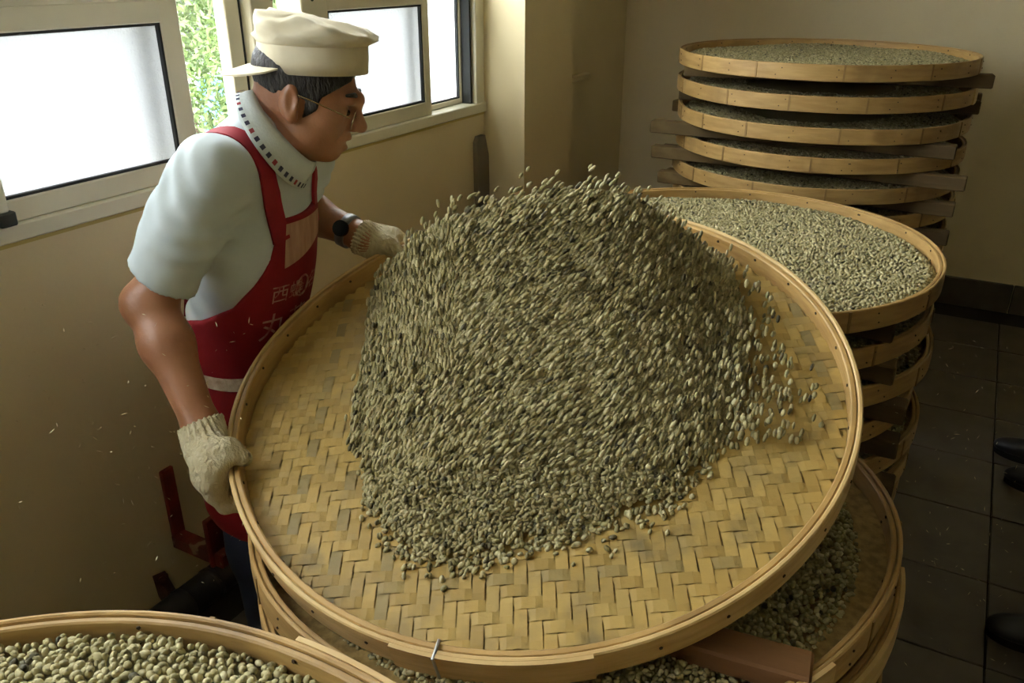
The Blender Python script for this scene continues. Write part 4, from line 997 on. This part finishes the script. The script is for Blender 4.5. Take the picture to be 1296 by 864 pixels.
# gloves
for fr, wr_p, el_, side in ((HR_, WRR, ELR, 1), (HL_, WRL, ELL, -1)):
    c = hand_pt(fr, .02, 0, -.02); lo = np.minimum(c - .10, wr_p - .06); hi = np.maximum(c + .10, wr_p + .06)
    v = Vol(lo, hi, .0029); hand_sdf(v, fr, wr_p * .9 + hand_pt(fr, .036, 0, -.012) * .1, .0035, side)
    d = (el_ - wr_p) / np.linalg.norm(el_ - wr_p); v.cone(wr_p + d * .012, hand_pt(fr, .036, 0, -.012) * .5 + wr_p * .5, .041, .037, .015)
    v.clip(lambda x, y, z: (x - wr_p[0]) * d[0] + (y - wr_p[1]) * d[1] + (z - wr_p[2]) * d[2] - .010)
    ax_ = axes(-d); 
    def knit(x, y, z):
        q_ = [x - wr_p[0], y - wr_p[1], z - wr_p[2]]; along = -(q_[0] * d[0] + q_[1] * d[1] + q_[2] * d[2]); l_ = sum(q_[i] * ax_[i, 1] for i in range(3)); u_ = sum(q_[i] * ax_[i, 2] for i in range(3))
        rib = .0022 * np.sin(26 * np.arctan2(u_, l_)) * np.clip((.035 - along) / .012, 0, 1)
        return rib + .0011 * np.sin(120 * along + 40 * l_) * np.sin(95 * u_ - 60 * l_) * np.clip((along - .02) / .02, 0, 1)
    v.disp(knit)
    mpart('knit_glove', v.mesh('knit_glove', 'glove', 0))
# wrist watch on the far arm
d = (WRL - ELL) / np.linalg.norm(WRL - ELL); wc = WRL - d * .045; Q = Vector(d).to_track_quat('Z', 'Y').to_matrix().to_4x4(); Q.translation = Vector(wc)
wE = empty('wristwatch'); wE.parent = man
m = MB().rev([(.036, -.011), (.0405, -.011), (.041, 0), (.0405, .011), (.036, .011)], 28); me = m.mesh('watch_strap', 'watch', True); me.transform(Q); mpart('watch_strap', me, wE)
m = MB().tube([(0, 0, 0), (0, 0, .009)], .019, 20); me = m.mesh('watch_case', 'watch_dark'); 
dv = -upv * .1 - fwv; dv = dv - d * (dv @ d); dv /= np.linalg.norm(dv); me.transform(Vector(dv).to_track_quat('Z', 'Y').to_matrix().to_4x4()); me.transform(Matrix.Translation(wc + dv * .036)); mpart('watch_case', me, wE)
# trousers and shoes
FR_, FL_ = np.array([-1.30, 1.12, 0]), np.array([-1.36, 1.36, 0])
def legs(v, hip, l, feet, r=(.098, .062, .058)):
    v.ell(hip + (0, 0, -.0), (.10, .14, .11), .05)
    for s, ft in ((-1, feet[0]), (1, feet[1])):
        hp = hip + l * .085 * s + (0, 0, -.06); kn = hp * .5 + ft * .5 + (.03, 0, .03); v.chain([hp, kn, ft + (0, 0, .07)], [r[0], r[1] + .008, r[2]], .05)
    return v
v = Vol((-1.66, .90, .02), (-1.12, 1.58, .95), .008); legs(v, HIP + (.01, 0, 0), tl, (FR_, FL_), (.075, .058, .055)); v.clip(lambda x, y, z: .045 - z + 0 * x); mpart('trousers', v.mesh('trousers', 'trouser', 1))
def shoe_mesh(pos, fd, L=.27):
    fd = np.array([math.cos(fd), math.sin(fd), 0]); ld = np.array([-fd[1], fd[0], 0]); Rm = np.stack([fd, ld, zz], 1); P = lambda x, y, z: np.array(pos) + fd * x + ld * y + zz * z
    v = Vol(np.array(pos) + (-.24, -.24, 0), np.array(pos) + (.24, .24, .16), .005)
    v.ell(P(.115, 0, .03), (.085, .048, .036), .03, Rm); v.ell(P(.03, 0, .04), (.09, .042, .045), .03, Rm); v.ell(P(-.045, 0, .04), (.045, .036, .05), .03, Rm); v.cone(P(-.02, 0, .05), P(-.015, 0, .10), .043, .045, .03)
    v.clip(lambda x, y, z: np.maximum(.006 - z + 0 * x, z - .11))
    so = [P(.1 + .095 * math.cos(t) if abs(t) < math.pi / 2 else -.045 + .05 * math.cos(t), (.052 if math.cos(t) > 0 else .042) * math.sin(t), 0) for t in np.linspace(-math.pi + .01, math.pi - .3, 24)]
    n = len(so); V = [tuple(p) for p in so] + [tuple(p + zz * .022) for p in so]; F = [list(range(n))[::-1], list(range(n, 2 * n))] + [[k, (k + 1) % n, n + (k + 1) % n, n + k] for k in range(n)]
    return v.mesh('shoe', 'shoe', 1), mesh_np('shoe_sole', V, F, 'sole')
for p in (FR_, FL_):
    a, b = shoe_mesh(p, TF); s_ = mpart('shoe', a); mpart('shoe_sole', b, s_)

# ================================================================== TWO BYSTANDERS PAST THE RIGHT EDGE (only shoes and a trouser leg in view)
def bystander(toeA, toeB, fdir, label, shirt='black_cloth', skin='skin2'):
    fd = np.array([math.cos(fdir), math.sin(fdir), 0]); ld = np.array([-fd[1], fd[0], 0])
    fA, fB = np.array(toeA) - fd * .195, np.array(toeB) - fd * .195; c = (fA + fB) / 2 - fd * .02
    p = empty('person', c); tag(p, label, 'person'); Mi = Matrix.Translation(-Vector(c))
    def add(n, me, par=None): me.transform(Mi); return link(n, me, par or p)
    Rm = np.stack([fd, ld, zz], 1); B = lambda x, y, z: c + fd * x + ld * y + zz * z
    v = Vol(c + (-.5, -.5, .75), c + (.5, .5, 1.80), .009)
    v.ell(B(0, 0, 1.60), (.095, .075, .115), .02, Rm); v.ell(B(.03, 0, 1.55), (.07, .06, .075), .02, Rm); v.cone(B(.1, 0, 1.60), B(.112, 0, 1.575), .01, .014, .015)
    v.ell(B(.075, 0, 1.50), (.03, .03, .025), .03, Rm); v.cone(B(-.02, 0, 1.52), B(-.02, 0, 1.38), .055, .06, .03); v.ell(B(0, 0, 1.2), (.1, .15, .2), .03, Rm)
    for s in (-1, 1):
        v.ell(B(-.005, .076 * s, 1.58), (.02, .01, .032), .01, Rm)
        v.chain([B(0, .17 * s, 1.36), B(-.02, .22 * s, 1.10), B(.05, .22 * s, .88)], [.045, .04, .03], .02); v.ell(B(.065, .22 * s, .82), (.035, .02, .045), .02, Rm)
        for k in range(4): v.cone(B(.04 + .016 * k, .22 * s, .81), B(.05 + .017 * k, .215 * s, .765), .0095, .009, .006)
        v.cone(B(.09, .215 * s, .84), B(.115, .20 * s, .80), .011, .01, .01)
    add('body', v.mesh('body', skin, 1))
    v = Vol(c + (-.4, -.4, .8), c + (.4, .4, 1.5), .010); v.ell(B(0, 0, 1.0), (.13, .175, .18), .05, Rm); v.ell(B(0, 0, 1.22), (.125, .185, .2), .05, Rm); v.cone(B(-.01, -.15, 1.37), B(-.01, .15, 1.37), .07, .07, .05); v.cone(B(-.01, 0, 1.38), B(-.015, 0, 1.44), .085, .066, .04)
    for s in (-1, 1): v.chain([B(0, .17 * s, 1.36), B(-.02, .22 * s, 1.10), B(.035, .22 * s, .93)], [.066, .056, .048], .03)
    v.clip(lambda x, y, z: np.maximum(z - 1.44 + 0 * x, .88 - z)); add('jacket', v.mesh('jacket', shirt, 1))
    v = Vol(c + (-.4, -.4, .02), c + (.4, .4, 1.05), .010); legs(v, c + (0, 0, .92), ld, (fA if (fA - c) @ ld < 0 else fB, fB if (fA - c) @ ld < 0 else fA), (.095, .068, .062)); v.clip(lambda x, y, z: .05 - z + 0 * x); add('trousers', v.mesh('trousers', 'black_cloth', 1))
    v = Vol(c + (-.2, -.2, 1.45), c + (.2, .2, 1.78), .007); v.ell(B(-.008, 0, 1.61), (.099, .082, .118), .02, Rm)
    v.clip(lambda x, y, z: np.maximum(1.56 - z, ((x - c[0]) * fd[0] + (y - c[1]) * fd[1]) - .055 - (z - 1.62) * .5)); add('hair', v.mesh('hair', 'hair', 0))
    for q in (fA, fB):
        a, b = shoe_mesh(q, fdir); s_ = add('shoe', a); add('shoe_sole', b, s_)
        la = MB()
        for k in range(3):
            x = .055 + .02 * k; la.tube([q + fd * x - ld * .022 + zz * (.088 - .012 * k), q + fd * x + zz * (.093 - .012 * k), q + fd * x + ld * .022 + zz * (.088 - .012 * k)], .003, 5)
        add('shoelace', la.mesh('shoelace', 'sole'), s_)
bystander(onZ(1257, 568, .0), onZ(1270, 606, 0), R_(172), 'person in dark clothes and black shoes standing by the back of the middle stack')
bystander(onZ(1246, 798, .0), onZ(1246, 798, 0) + (.10, -.27, 0), R_(186), 'person in dark clothes and laced black shoes standing beside the low stack')
